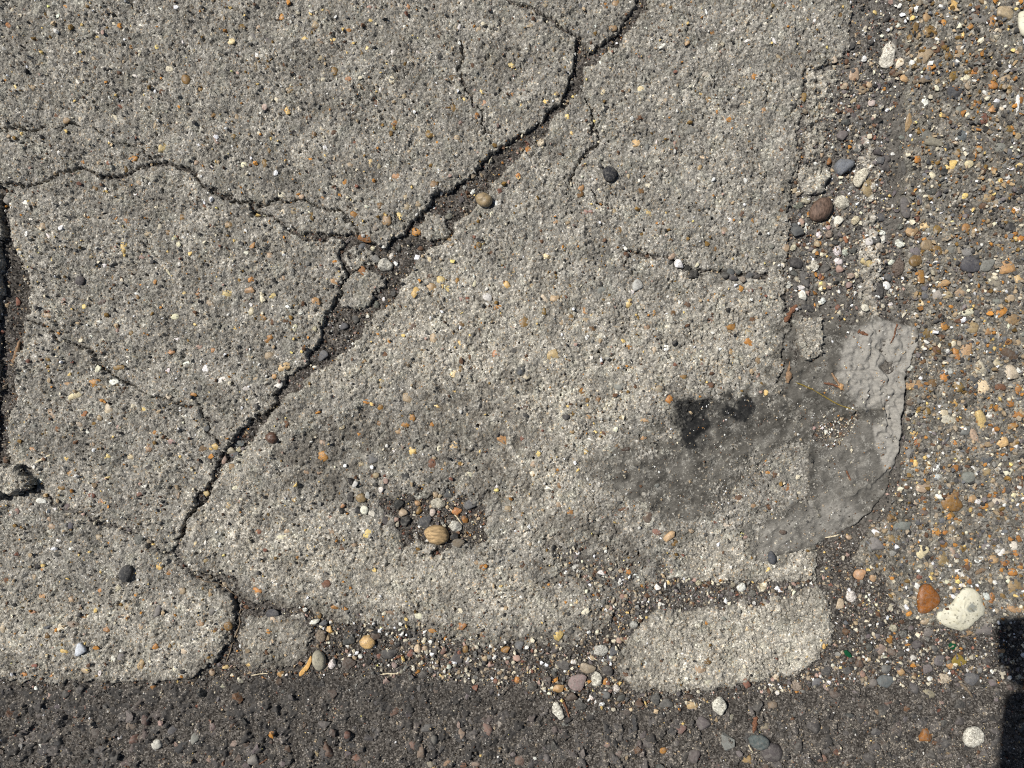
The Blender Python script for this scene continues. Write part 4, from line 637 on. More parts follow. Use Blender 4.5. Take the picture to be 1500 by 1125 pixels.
for (ox, oy), txt in TILES.items():
    for e in txt.split():
        q = e.split(','); zx, zy, l, wd = map(float, q[:4])
        entries.append((ox + zx * .26667, oy + zy * .26667, l * .26667, wd * .26667, q[4], float(q[5]) if len(q) > 5 else None))

def P_in(x, y, poly):
    r = False
    for i in range(len(poly)):
        ax, ay = poly[i]; bx, by = poly[(i + 1) % len(poly)]
        if (ay > y) != (by > y) and x < (bx - ax) * (y - ay) / (by - ay) + ax: r = not r
    return r
def zone(x, y):
    if sat('R', x, y) > 2: return 'on the flattened grey rag'
    if P_in(x, y, DEEP) or P_in(x, y, [(485,700),(560,690),(600,740),(580,790),(540,760),(490,750)]): return 'in the grit-filled hollow'
    if 900 < x < 1140 and 360 < y < 420: return 'wedged in the short crack'
    if x < 60 and y < 730: return 'in the deep dark soil joint'
    if x > 1140 and y < 470: return 'in the gritty pavement joint'
    if x > 1140 and y < 860: return 'in the silt around the flattened rag'
    if y > 790 and x > 780: return 'in the gravelly dirt'
    if y > 850: return 'in the dark grit'
    if x < 345 and y > 690: return 'in the crumbled crack of the pale slab'
    return 'in the soil-filled diagonal gap'
GRP = GR + pits
def surf(x, y):
    best, bk = -99, None
    for k in ('A','B','T','N','D','E','G','F','K1','K2','K3','K5','K6','W','M','P','Q','L'):
        if sat(k, x, y) > .5:
            z = zat(x, y, TOP[k]) - (zat(x, y, GRP) if k != 'Q' else 0)
            if z > best: best, bk = z, k
    return bk, best
def put(me, name, x, y, z, l, wd, h, ang, col, mat, parent=None):
    o = bpy.data.objects.new(name, me); link(o, parent)
    o.location = W(x, y, z); o.scale = (l * S / 2, wd * S / 2, h * S / 2)
    o.rotation_euler = (R.uniform(-.16, .16), R.uniform(-.16, .16), math.radians(ang))
    o.color = col; o.material_slots[0].link = 'OBJECT'; o.material_slots[0].material = mat
    return o
LAND = [(1203,307,'the dark brown nut shell'),(1192,262,'the knobbly concrete chunk'),(1237,241,'the angular blue-grey stone'),(1308,70,'the tall white mortar patch'),(1185,497,'the tapering concrete chunk'),(1159,459,'the bark stub'),
 (640,783,'the tan nut shell'),(528,424,'the six-sided concrete chunk'),(632,332,'the four-sided concrete chip'),(467,968,'the oval grey-cream pebble'),(538,941,'the knobbly yellow-tan flint'),(569,988,'the straight pale straw'),(874,996,'the white lump and orange chip'),
 (1054,1034,'the white pitted mortar lump'),(1405,893,'the large white flint'),(1358,878,'the glossy orange stone'),(1424,1078,'the round white mortar lump'),(1407,969,'the veined leaf scrap'),(1243,958,'the dark green glass shard'),(1113,1088,'the greenish blue-grey stone'),
 (709,294,'the smooth olive pebble'),(1272,380,'the pale mortar strip'),(400,940,'the small rounded fragment'),(1338,102,'the dark forked stick'),(1352,119,'the flat bark scrap'),(1106,1062,'the orange-brown bark sliver'),(1235,296,'the nut-side mortar lump'),(563,387,'the crumbly white gap lump'),(1219,786,'the bone-white stalk'),(1220,600,'the olive stem')]
def where(x, y, zn):
    d, nm = min((math.hypot(x - a, y - b), n) for a, b, n in LAND)
    return ('next to ' if d < 26 else 'near ') + nm if d < 62 else zn
LABELS = set()
SHAPEW = {'r': 'rounded', 'a': 'angular', 'e': 'elongated', 'f': 'knobbly'}
loose_n = {}
occupied = []
def stone(x, y, l, wd, code, ang=None, force=None):
    occupied.append((x, y, max(l, wd) / 2))
    k, z = surf(x, y); zn = zone(x, y)
    a0 = R.uniform(-22, 22) if ang is None else ang
    small = max(l, wd); c0 = code[0]
    in_deep = zn.startswith(('in the grit-filled', 'wedged', 'on the flat'))
    loose = in_deep or k is None
    rough = c0 in 'wcy' and R.random() < .35
    angular = c0 in 'kdsvwyo' and R.random() < .6
    if k == 'Q': angular = R.random() < .8
    if k == 'P': angular = R.random() < .15
    lst = (FACETB if small > 14 else FACET) if (not angular and R.random() < .85) else ANG if (angular and small < 13) else FACETB if angular else (ROUNDB if small > 14 else ROUND)
    me = R.choice(lst); mat = M_FLINT if c0 in 'oayt' and k != 'Q' else (M_DUSTY if (k == 'Q' or c0 in 'dgv' or loose and R.random() < .5) else M_MATTE)
    if c0 in 'wcg' and loose and small > 8 and not in_deep and R.random() < .75: me = R.choice(LUMP); mat = M_LUMP; angular = None
    mn = min(l, wd); col = colour(code)
    if not loose:
        h = mn * (.55 if k != 'P' else .5); up = R.uniform(.06, .20) * mn
        if k == 'Q': h = mn * .9; up = R.uniform(.18, .40) * mn
        if k == 'P': up = R.uniform(.08, .20) * mn + .6
        up = max(up, .7); h = max(h, up * 2.2)
        if k == 'Q' and c0 not in 'wo': col = tuple(.5 * a + .5 * b for a, b in zip(col, (.075,.067,.060,1)))
        nm = 'aggregate_stone' if k != 'Q' else 'road_stone'
        return put(me, nm, x, y, z + up - h / 2, l * 1.06, wd * 1.06, h, a0, col, mat, OBJ[k])
    h = mn * (R.uniform(.55, .75) if small < 16 else R.uniform(.38, .52)); z = zat(x, y)
    o = put(me, 'pebble', x, y, z + h * R.uniform(.08, .22), l, wd, h, a0, col, mat)
    size = 'tiny' if small < 8.5 else 'small' if small < 13 else 'middling' if small < 20 else 'big'
    sh = 'crumbly' if angular is None else ('elongated' if max(l, wd) > 1.7 * mn else 'angular' if angular else 'rounded')
    cw = WORD[c0] if len(code) < 2 or code[1] == c0 else WORD[c0]
    if len(code) > 1 and WORD[code[1]] != WORD[c0]: cw = WORD[c0] + ' and ' + WORD[code[1]]
    kind = 'mortar lump' if angular is None else ('stone chip' if angular else 'pebble')
    if angular is None: o.name = 'mortar_lump'; sh = 'crumbly'
    elif angular: o.name = 'stone_chip'
    ds = sorted((math.hypot(x - a, y - b), n_) for a, b, n_ in LAND); opts = [where(x, y, zn)] + ['near ' + n_ for d, n_ in ds[1:4] if d < 120] + [zn]
    opts += [f'between {ds[0][1]} and {ds[1][1]}'] if ds[1][0] < 120 else []
    lb = [f'{size} {sh} {cw} {kind} {q}' for q in opts]; lb = [q for q in lb if len(q.replace('-', ' ').split()) <= 16] or lb[:1]
    pick = next((q for q in lb if q not in LABELS), lb[0]); LABELS.add(pick)
    tag(o, pick, 'lump' if angular is None else 'pebble', f'loose stones {zn}')
    return o
HEROES = [(707,294,14),(893,255,12),(1237,241,16),(1203,307,20),(640,783,20),(1405,893,40),(1358,878,25),(1424,1078,18),(467,968,16),(185,838,15),(399,640,10),(1390,738,18),(538,941,14),(874,996,12),(1308,70,20),(1497,35,18),(1130,817,11),(1113,1088,18),(979,786,11),(565,387,12),(1235,296,13),(1263,255,14),(667,771,12),(642,738,11),(120,950,10),(817,1042,12),(1054,1034,14),(171,260,10)]
for (x, y, l, wd, code, ang) in entries:
    if any(math.hypot(x - hx, y - hy) < .55 * hr for hx, hy, hr in HEROES): continue
    stone(x, y, l, wd, code, ang)

# ------------------------------------------------------------------ stones with an outline of their own
def blob(name, pts, h, mat, col, label, cat, below=.45, pw=.5, lump=.05, groove=None, seed=1, group=None, z=None, n=36):
    P = np.array(pts, float); c = (P.min(0) + P.max(0)) / 2
    Q = np.vstack([P, P[:1]]); seg = np.r_[0, np.cumsum(np.hypot(*np.diff(Q, axis=0).T))]
    t = np.linspace(0, seg[-1], n, endpoint=False); xs = np.interp(t, seg, Q[:, 0]); ys = np.interp(t, seg, Q[:, 1])
    for _ in range(2):
        if n < 20: continue
        xs = .5 * xs + .25 * np.roll(xs, 1) + .25 * np.roll(xs, -1); ys = .5 * ys + .25 * np.roll(ys, 1) + .25 * np.roll(ys, -1)
    lo, hi = P.min(0), P.max(0); xs = lo[0] + (xs - xs.min()) / np.ptp(xs) * (hi[0] - lo[0]); ys = lo[1] + (ys - ys.min()) / np.ptp(ys) * (hi[1] - lo[1])
    r = np.random.default_rng(seed); ks = r.standard_normal((6, 3)) / 7; ph = r.random(6) * 6
    rings = [(0.25, 1), (.5, 1), (.7, 1), (.85, 1), (.95, 1), (1, 1), (.94, -1), (.75, -1), (.4, -1)]
    co = []; zc = zat(*c) if z is None else z
    def zz(rr, sg): v = (1 - rr**2.2)**pw; return h * v if sg > 0 else -h * below * v
    top = (c[0], c[1], zz(0, 1)); co.append(top)
    for rr, sg in rings:
        for i in range(n): co.append((c[0] + (xs[i] - c[0]) * rr, c[1] + (ys[i] - c[1]) * rr, zz(rr, sg)))
    co.append((c[0], c[1], -h * below)); co = np.array(co)
    d = sum(np.sin(co @ ks[i] * 2.2 + ph[i]) for i in range(6)) / 6
    co[:, 2] += d * lump * h * 3 ; co[:, :2] = c + (co[:, :2] - c) * (1 + .3 * lump * d)[:, None]
    if groove: co[:, 2] += groove(co[:, 0] - c[0], co[:, 1] - c[1]) * (co[:, 2] > 0)
    f = [];
    tri = [(0, 1 + (i + 1) % n, 1 + i) for i in range(n)]
    for k in range(len(rings) - 1):
        a, b = 1 + k * n, 1 + (k + 1) * n
        for i in range(n):
            j = (i + 1) % n; tri += [(a + i, a + j, b + j), (a + i, b + j, b + i)]
    last = len(co) - 1; a = 1 + (len(rings) - 1) * n
    tri += [(a + i, a + (i + 1) % n, last) for i in range(n)]
    v = np.stack([(co[:, 0] - c[0]) * S, -(co[:, 1] - c[1]) * S, co[:, 2] * S], 1)
    tri = np.array(tri)[:, ::-1]
    bmx = raw_mesh(name, v, tri, n >= 20, mat)
    bm = bmesh.new(); bm.from_mesh(bmx); bmesh.ops.recalc_face_normals(bm, faces=bm.faces); bm.to_mesh(bmx); bm.free()
    o = bpy.data.objects.new(name, bmx); link(o); o.location = W(c[0], c[1], zc + h * below * .35); o.color = (*srgb(col), 1)
    occupied.append((c[0], c[1], max(np.ptp(P, axis=0)) / 2)); tag(o, label, cat, group); return o
def tz(ox, oy, pts): return [(ox + a * .26667, oy + b * .26667) for a, b in pts]
def oval(x, y, a, b, rot=0, n=14, jit=.07, seed=0):
    r = random.Random(seed); cs, sn = math.cos(math.radians(rot)), math.sin(math.radians(rot))
    return [(x + (a * math.cos(t)) * q * cs - b * math.sin(t) * q * sn, y + a * math.cos(t) * q * sn + b * math.sin(t) * q * cs) for t in [6.2832 * i / n for i in range(n)] for q in [1 + jit * r.uniform(-1, 1)]]

def mat_flint_white():
    s = NT('white_flint_rind')
    tc = s.n('ShaderNodeTexCoord'); ob = s.vm(tc.outputs['Object'], 1000)
    dn = s.n('ShaderNodeVectorMath', operation='DISTANCE'); s.link(ob, dn.inputs[0]); dn.inputs[1].default_value = (12, 4, 12)
    core = s.mth('ADD', s.rng(dn.outputs['Value'], 4, 12, 1, 0), s.mth('MULTIPLY', s.mth('SUBTRACT', s.noise(6, 3), .5), 1.1))
    col = s.mix(s.noise(9, 4, .6), srgb((184,178,150)), srgb((222,218,200)))
    col = s.mix(s.rng(core, .35, .75, 0, .9), col, srgb((132,134,126)))
    col = s.mix(s.rng(s.noise(7, 4, .7), .56, .72, 0, .55), col, srgb((168,158,118)))
    col = s.mix(s.rng(s.sep(s.voro(2.2))[0], .93, .97, 0, .6), col, srgb((95,90,75)))
    b = s.bump(s.noise(2.4, 4, .65), .6, .001); return s.done(col, .6, .35, b.outputs[0])
M_FW = mat_flint_white()
blob('flint_nodule', tz(1100,825,[(1195,130),(1235,150),(1265,190),(1285,240),(1280,280),(1240,310),(1200,350),(1150,370),(1100,360),(1040,330),(1015,295),(1030,260),(1070,245),(1110,220),(1130,180),(1160,145)]), 9, M_FW, (230,225,205), 'large white kidney-shaped flint with a grey patch beside the amber stone', 'flint', seed=4, n=48, lump=.09)
blob('amber_stone', tz(1100,825,[(915,150),(950,112),(985,118),(1012,150),(1038,185),(1036,215),(1010,245),(960,280),(918,275),(912,210)]), 7, M_FLINT, (138,84,30), 'glossy deep orange stone next to the large white flint', 'stone', seed=5, pw=.35)
blob('nut_shell', tz(375,550,[(922,858),(950,832),(1000,820),(1040,838),(1060,880),(1046,915),(1000,932),(955,920),(935,890)]), 13, M_NUT, (186,152,104), 'ridged tan nut shell lying in the grit-filled hollow', 'nut shell',
     groove=lambda x, y: .5 * np.sin(y * .9 + x * .08) + .3 * np.sin(y * 1.9 + x * .2), n=44, z=zat(640,783) - .5)
blob('nut_shell', tz(1100,275,[(318,130),(340,90),(380,55),(420,50),(446,75),(452,110),(432,150),(395,180),(350,187),(320,165)]), 13, M_NUT2, (112,84,66), 'dark brown striped nut shell in the gritty joint below the knobbly chunk', 'nut shell',
     groove=lambda x, y: .6 * np.sin(np.hypot(x - 16, y + 20) * 1.1), n=44)
blob('pebble', oval(709,294,13,10,20,seed=3), 8, M_FLINT, (150,130,96), 'smooth olive tan pebble sitting at the edge of the diagonal gap', 'pebble', seed=8)
blob('pebble', oval(893,255,10.5,11,0,seed=5,jit=.12), 7, M_DUSTY, (44,45,48), 'round black pebble pressed alone into the largest slab piece', 'pebble', seed=9, z=zat(893,255) - 2)
blob('stone_chip', tz(1100,0,[(460,910),(480,875),(530,870),(572,885),(565,915),(520,945),(488,965),(468,945)]), 10, M_MATTE, (110,113,117), 'angular blue-grey stone beside the knobbly concrete chunk in the gritty joint', 'stone', seed=10, pw=.3, n=14)
blob('mortar_lump', oval(1424,1078,16,16,0,seed=9,jit=.05), 8, M_LUMP, (224,219,205), 'round white mortar lump lying on the asphalt near the shadow', 'lump', seed=11, lump=.14)
blob('pebble', oval(467,968,10.5,15.5,-8,seed=12,jit=.04), 9, M_MATTE, (158,152,132), 'oval grey-cream pebble next to the small rounded concrete fragment', 'pebble', seed=12)
blob('stone_chip', tz(0,550,[(660,1090),(672,1055),(700,1036),(730,1040),(740,1070),(728,1110),(715,1130),(685,1132),(668,1118)]), 9, M_MATTE, (58,58,58), 'angular black stone sitting on the pale slab piece', 'stone', seed=13, pw=.3, n=14)
blob('pebble', oval(399,641,9.5,8.5,10,seed=14), 7, M_FLINT, (84,58,42), 'glossy dark brown round pebble on the largest slab near the diagonal crack', 'pebble', seed=14, z=zat(399,641) - 1.5)
blob('amber_stone', tz(1100,550,[(1045,690),(1080,645),(1125,625),(1145,635),(1130,665),(1150,690),(1168,720),(1140,750),(1090,750),(1050,730)]), 6, M_FLINT, (134,100,54), 'lobed amber flint with a grey eye set in the exposed-aggregate pavement', 'stone', seed=15, z=zat(1390,738) - 1.5)
blob('stone_chip', tz(375,825,[(565,430),(590,400),(625,398),(650,420),(655,450),(630,472),(590,468),(572,450)]), 8, M_FLINT, (196,160,104), 'knobbly yellow-tan flint chip in the dark grit beneath the largest slab', 'stone', seed=16, pw=.35, n=14)
blob('mortar_lump', oval(874,996,9,11,0,seed=17,jit=.12), 6, M_LUMP, (214,210,196), 'white crumbly lump beside an orange chip and the pale cream slab piece', 'lump', seed=17, lump=.2)
blob('mortar_lump', tz(1100,0,[(735,290),(745,245),(775,215),(805,225),(812,270),(805,315),(790,350),(760,365),(720,355),(715,320)]), 6, M_LUMP, (228,222,208), 'tall crumbly white mortar patch beside the pavement edge', 'lump', seed=18, lump=.22)
blob('flint_nodule', [(1491,20),(1498,16),(1512,20),(1516,36),(1508,52),(1498,54),(1492,44)], 7, M_FW, (225,225,220), 'white flint set in the pavement far above the lobed amber flint', 'flint', seed=19)
blob('pebble', oval(1130,817,6,10,-10,seed=20), 6, M_MATTE, (74,76,80), 'dark slate-coloured oval pebble at the lower tip of the rag', 'pebble', seed=20)
blob('stone_chip', oval(1113,1088,17,11,12,seed=21,jit=.14,n=9), 8, M_DUSTY, (86,94,92), 'large greenish blue-grey angular stone lying on the asphalt', 'stone', seed=21, pw=.3, n=14)
o = blob('stone_chip', tz(750,550,[(826,895),(850,870),(875,852),(895,860),(893,885),(865,905),(845,916),(835,910)]), 5, M_FLINT, (190,158,118), 'peach-coloured shard on the slab beside the rag', 'stone', seed=22, pw=.25, n=14)
blob('mortar_lump', oval(563,387,11,10,0,seed=23,jit=.14), 7, M_LUMP, (206,202,190), 'white crumbly mortar lump in the diagonal gap above the six-sided chunk', 'lump', seed=23, lump=.2)
blob('mortar_lump', oval(1235,296,11,10,0,seed=24,jit=.16), 6, M_LUMP, (214,208,192), 'pale crumbly mortar lump next to the dark brown nut shell', 'lump', seed=24, lump=.2)
blob('mortar_lump', tz(1100,0,[(560,990),(590,940),(630,920),(650,950),(625,990),(600,1030),(575,1025)]), 5, M_LUMP, (220,212,192), 'cream mortar lump beside the blue-grey angular stone', 'lump', seed=25, lump=.2)
blob('mortar_lump', oval(667,772,10,8,30,seed=26,jit=.12), 6, M_LUMP, (206,203,192), 'whitish crumbly stone touching the tan nut shell', 'lump', seed=26, lump=.16)
blob('mortar_lump', oval(641,738,11,8,0,seed=27,jit=.16), 5, M_LUMP, (190,184,168), 'pale gritty concrete crumb at the rim of the hollow', 'lump', seed=27, lump=.2)
blob('stone_chip', tz(0,825,[(422,500),(432,440),(450,430),(480,455),(485,480),(460,495),(440,505)]), 5, M_MATTE, (196,200,204), 'bluish white shiny stone fragment on the pale slab piece', 'stone', seed=28, pw=.3, n=12)
blob('mortar_lump', oval(817,1042,7,14,-25,seed=29,jit=.2), 5, M_LUMP, (220,216,202), 'elongated white crumbly lump beside a red-brown twig on the asphalt edge', 'lump', seed=29, lump=.22)
blob('mortar_lump', oval(1054,1034,11,13,0,seed=30,jit=.12), 7, M_LUMP, (222,218,204), 'white pitted mortar lump under the pale cream slab piece', 'lump', seed=30, lump=.2)
blob('stone_chip', tz(0,0,[(592,975),(620,955),(650,948),(680,965),(665,995),(630,1002),(605,990)]), 6, M_DUSTY, (116,108,100), 'grey stone chip jammed in the long hairline crack', 'stone', seed=31, pw=.3, n=12, z=zat(171,260,TOP['B']) - 2)

# ------------------------------------------------------------------ twigs, straws, roots, leaf, glass
def twig(name, pts, r0, r1, mat, label, cat, lift=None, sides=7, flat=1.0):
    n = max(6, len(pts) * 5); P = np.array(pts, float)
    t = np.r_[0, np.cumsum(np.hypot(*np.diff(P[:, :2], axis=0).T))]; tt = np.linspace(0, t[-1], n)
    xs, ys = np.interp(tt, t, P[:, 0]), np.interp(tt, t, P[:, 1])
    if len(pts) > 2:
        for _ in range(3): xs[1:-1] = .5 * xs[1:-1] + .25 * (xs[:-2] + xs[2:]); ys[1:-1] = .5 * ys[1:-1] + .25 * (ys[:-2] + ys[2:])
    zs = np.array([zat(a, b) for a, b in zip(xs, ys)]); 
    for _ in range(6): zs[1:-1] = np.maximum(zs[1:-1] * .5 + .25 * (zs[:-2] + zs[2:]), zs[1:-1] - .4)
    r = np.random.default_rng(int(pts[0][0] * 7 + pts[0][1])); co = []
    for i in range(n):
        a = np.array([xs[min(i + 1, n - 1)] - xs[max(i - 1, 0)], ys[min(i + 1, n - 1)] - ys[max(i - 1, 0)]]); a /= np.linalg.norm(a) + 1e-9
        rr = (r0 + (r1 - r0) * i / (n - 1)) * (1 + .22 * r.standard_normal()) * (.35 + .65 * min(1, i / 1.6, (n - 1 - i) / 1.6))
        for k in range(sides):
            th = 6.2832 * k / sides; q = rr * (1 + .2 * r.standard_normal())
            co.append((xs[i] - a[1] * math.cos(th) * q, ys[i] + a[0] * math.cos(th) * q, zs[i] + rr * flat * .8 + math.sin(th) * q * flat))
    base = np.array([xs.mean(), ys.mean(), zs.mean()])
    co += [(xs[0], ys[0], zs[0] + r0 * flat * .8), (xs[-1], ys[-1], zs[-1] + r1 * flat * .8)]
    co = np.array(co) - base; co = np.stack([co[:, 0] * S, -co[:, 1] * S, co[:, 2] * S], 1)
    f = []
    for i in range(n - 1):
        for k in range(sides):
            a, b = i * sides + k, i * sides + (k + 1) % sides; f += [(a, b, b + sides), (a, b + sides, a + sides)]
    for k in range(sides): f += [(n * sides, (k + 1) % sides, k), (n * sides + 1, (n - 1) * sides + k, (n - 1) * sides + (k + 1) % sides)]
    me = raw_mesh(name, co, f, True, mat)
    bm = bmesh.new(); bm.from_mesh(me); bmesh.ops.recalc_face_normals(bm, faces=bm.faces); bm.to_mesh(me); bm.free()
    o = bpy.data.objects.new(name, me); link(o); o.location = W(*base); return tag(o, label, cat)
TW = [
 ('twig', [(1306,32),(1316,38),(1330,40)], 1.4, .8, M_TWIG, 'thin curved brown twig at the pavement edge above the white mortar patch', 'twig'),
 ('bark_piece', [(1308,108),(1326,103),(1346,98)], 3.2, 1.4, M_ROOT, 'dark forked stick lying across the pavement edge below the white mortar patch', 'stick'),
 ('bark_piece', [(1336,121),(1352,119),(1367,117)], 3.6, 2.2, M_ROOT, 'flat brown bark scrap on the pavement edge next to a black oval stone', 'bark'),
 ('bark_piece', [(1149,472),(1158,458),(1168,446)], 4.4, 3.2, M_BARK, 'thick red-brown bark stub leaning on the tapering concrete chunk', 'bark'),
 ('twig', [(1154,561),(1155,548),(1158,529)], 5.0, 1.0, M_TWIG, 'pointed brown thorn-like bud scale standing on the silt beside the tapering chunk', 'twig'),
 ('plant_stem', [(1166,560),(1190,570),(1210,582),(1230,594),(1250,600)], .9, .7, M_STEM, 'thin olive plant stem lying across the rag', 'stem'),
 ('twig', [(1218,546),(1224,556),(1229,565),(1235,572)], 1.8, 1.2, M_TWIG, 'thin tan splinter beside the crumpled fold of the rag', 'twig'),
 ('twig', [(1207,561),(1220,563),(1233,570)], 1.9, 1.2, M_BARK, 'dark red-brown splinter crossing the tan one near the rag fold', 'twig'),
 ('twig', [(1316,472),(1311,484),(1307,497),(1303,504)], 1.2, .8, M_BARK, 'dark red twig leaning in the open fold of the rag', 'twig'),
 ('bark_piece', [(1257,485),(1264,488),(1271,491)], 3.0, 2.0, M_BARK, 'small maroon flake at the upper hem of the rag', 'bark'),
 ('twig', [(1239,689),(1243,697),(1246,704)], 1.3, .9, M_BARK, 'short red-brown splinter on the dark middle of the rag', 'twig'),
 ('straw', [(556,988.5),(569,988),(582,989)], 1.3, 1.1, M_STRAW, 'pale straw piece lying straight between the concrete and the asphalt', 'straw'),
 ('straw', [(658,745),(667,756),(677,770)], 1.1, .7, M_STRAW, 'thin white stalk across the stones beside the nut shell', 'straw'),
 ('straw', [(53,678),(63,672),(74,665)], 2.0, .6, M_STRAW, 'white pointed sliver on the wedge of concrete above the raised chunk', 'sliver'),
 ('twig', [(14,532),(19,515),(23,497)], 2.8, 2.2, M_TWIG, 'short tan stick standing in the deep dark soil joint', 'twig'),
 ('root', [(353,890),(347,902),(350,914),(345,926),(338,944),(333,960),(327,974)], 1.0, .8, M_ROOT, 'thin grey root hanging in the crack beside the small rounded fragment', 'root'),
 ('root', [(288,845),(302,851),(316,853),(330,862),(342,873)], 1.0, .7, M_ROOT, 'thin grey root following the crack above the pale slab piece', 'root'),
 ('straw', [(366,991),(378,989),(391,988)], 1.0, .7, M_STRAW, 'fine pale stalk at the foot of the small rounded fragment', 'straw'),
 ('twig', [(823,1026),(829,1036),(834,1052)], 2.0, 1.4, M_BARK, 'red-brown twig beside an elongated white lump on the asphalt edge', 'twig'),
 ('bark_piece', [(1108,1050),(1107,1062),(1103,1073)], 3.6, 2.6, M_BARK, 'orange-brown bark sliver on the asphalt above the greenish stone', 'bark'),
 ('straw', [(1097,1092),(1101,1099),(1106,1107)], .9, .7, M_STRAW, 'white stalk lying beside the large greenish stone', 'straw'),
 ('straw', [(1209,788),(1219,786),(1230,783)], 1.3, .8, M_STRAW, 'bone-white curved stalk at the lower hem of the rag', 'straw'),
 ('twig', [(576,968),(583,963),(590,960)], 1.8, 1.2, M_BARK, 'short pinkish brown splinter in the dark grit near the straw', 'twig'),
 ('twig', [(1409,1003),(1418,1012),(1426,1022)], 2.6, 1.6, M_ROOT, 'purplish brown stick beside a tan angular stone on the gravel', 'twig'),
 ('twig', [(1396,982),(1403,990),(1411,998)], 1.8, 1.4, M_BARK, 'reddish stick tip just below the veined leaf scrap', 'twig'),
 ('twig', [(378,1122),(384,1118),(390,1114)], 1.2, .9, M_BARK, 'red twig on the asphalt far from the concrete edge', 'twig'),
 ('straw', [(1218,305),(1220,314),(1217,326)], 1.8, 1.2, M_STRAW, 'pale stalk standing right beside the dark brown nut shell', 'straw'),
 ('straw', [(865,961),(870,965),(876,969)], 1.0, .7, M_STRAW, 'short white stalk in the gravelly dirt beside a grey crystalline stone', 'straw'),
]
for a in TW: twig(*a, flat=.5 if a[0] == 'bark_piece' else .8)
def leaf(name, pts, mat, label, cat, curl=3.0):
    o = blob(name, pts, 1.6, mat, (205,160,95), label, cat, below=.6, pw=.4, lump=.2, groove=lambda x, y: curl * .02 * x * x / 4, seed=33, n=22); o.location.z += 1.2 * S; return o
leaf('dry_leaf', tz(375,825,[(232,610),(245,590),(270,572),(288,545),(298,510),(304,520),(300,560),(282,590),(258,615),(240,625)]), M_LEAF, 'curled golden dry leaf beside the oval grey-cream pebble', 'leaf')
leaf('leaf_scrap', tz(1100,825,[(1108,548),(1128,520),(1142,500),(1165,520),(1192,548),(1180,568),(1150,572),(1120,566)]), M_STEM, 'veined grey-olive leaf scrap beside a green glass shard', 'leaf', 1)
blob('glass_shard', tz(1100,825,[(1092,455),(1108,440),(1132,445),(1140,465),(1125,482),(1105,478)]), 2.5, M_GLASS, (22,74,44), 'small green glass shard above the veined leaf scrap', 'glass shard', pw=.25, n=12, seed=41)
blob('glass_shard', tz(1100,825,[(510,490),(525,478),(545,495),(558,518),(540,522),(520,508)]), 2.5, M_GLASS, (22,74,44), 'small dark green glass shard beside the corner of the pale cream slab piece', 'glass shard', pw=.25, n=12, seed=42)
print('heroes done', len(entries))

# ------------------------------------------------------------------ fill: more small aggregate, and grains nobody could count
occ = np.array(occupied)
def free(x, y, r): return np.all(np.hypot(occ[:, 0] - x, occ[:, 1] - y) > occ[:, 2] + r * .9)
def weighted(cs): return R.choices(list(cs), weights=list(cs.values()))[0]
cnt = {k: len(OBJ[k].children) for k in OBJ}
MIXP = {'o': 2.5, 'a': 4, 't': 6, 'b': 5, 'g': 10, 'd': 8, 'w': 5, 'c': 5, 'y': 1.5, 'k': 4, 's': 5, 'ta': 4, 'ob': 3, 'tg': 9, 'v': 4}
tries = 0
while cnt['P'] < 298 and tries < 6000:
    tries += 1; x, y = R.uniform(1330, 1520), R.uniform(-20, 920); sz = min(22, 6.5 * math.exp(abs(R.gauss(0, .45))))
    if sat('P', x, y) > sz * .5 and free(x, y, sz / 2):
        code = weighted(MIXP); k = 'P'; mn = sz * R.uniform(.6, 1)
        occ = np.vstack([occ, (x, y, sz / 2)]); up = R.uniform(.08, .20) * mn + .6; h = max(mn * .5, up * 2.2)
        put(R.choice(FACET if R.random() < .6 else ROUND), 'aggregate_stone', x, y, zat(x, y, TOP['P']) + up - h / 2, sz, mn, h, R.uniform(0, 180), colour(code), M_FLINT if code[0] in 'oaty' else M_MATTE, OBJ['P']); cnt['P'] += 1
tries = 0
MIXQ = {'d': 10, 'v': 5, 'k': 6, 'r': 2, 'b': 3, 'g': 2, 'pv': 1.5, 'rb': 2, 'db': 6}
while cnt['Q'] < 298 and tries < 8000:
    tries += 1; x, y = R.uniform(-10, 1510), R.uniform(1000, 1135); sz = min(26, 9 * math.exp(abs(R.gauss(0, .4))))
    if sat('Q', x, y) > 3 and free(x, y, sz * .4):
        code = weighted(MIXQ); mn = sz * R.uniform(.55, .9); occ = np.vstack([occ, (x, y, sz / 2)])
        up = R.uniform(.18, .42) * mn; h = mn * .9
        put(R.choice(ANG), 'road_stone', x, y, zat(x, y, TOP['Q']) + up - h / 2, sz, mn, h, R.uniform(0, 180), colour(code), M_DUSTY, OBJ['Q']); cnt['Q'] += 1

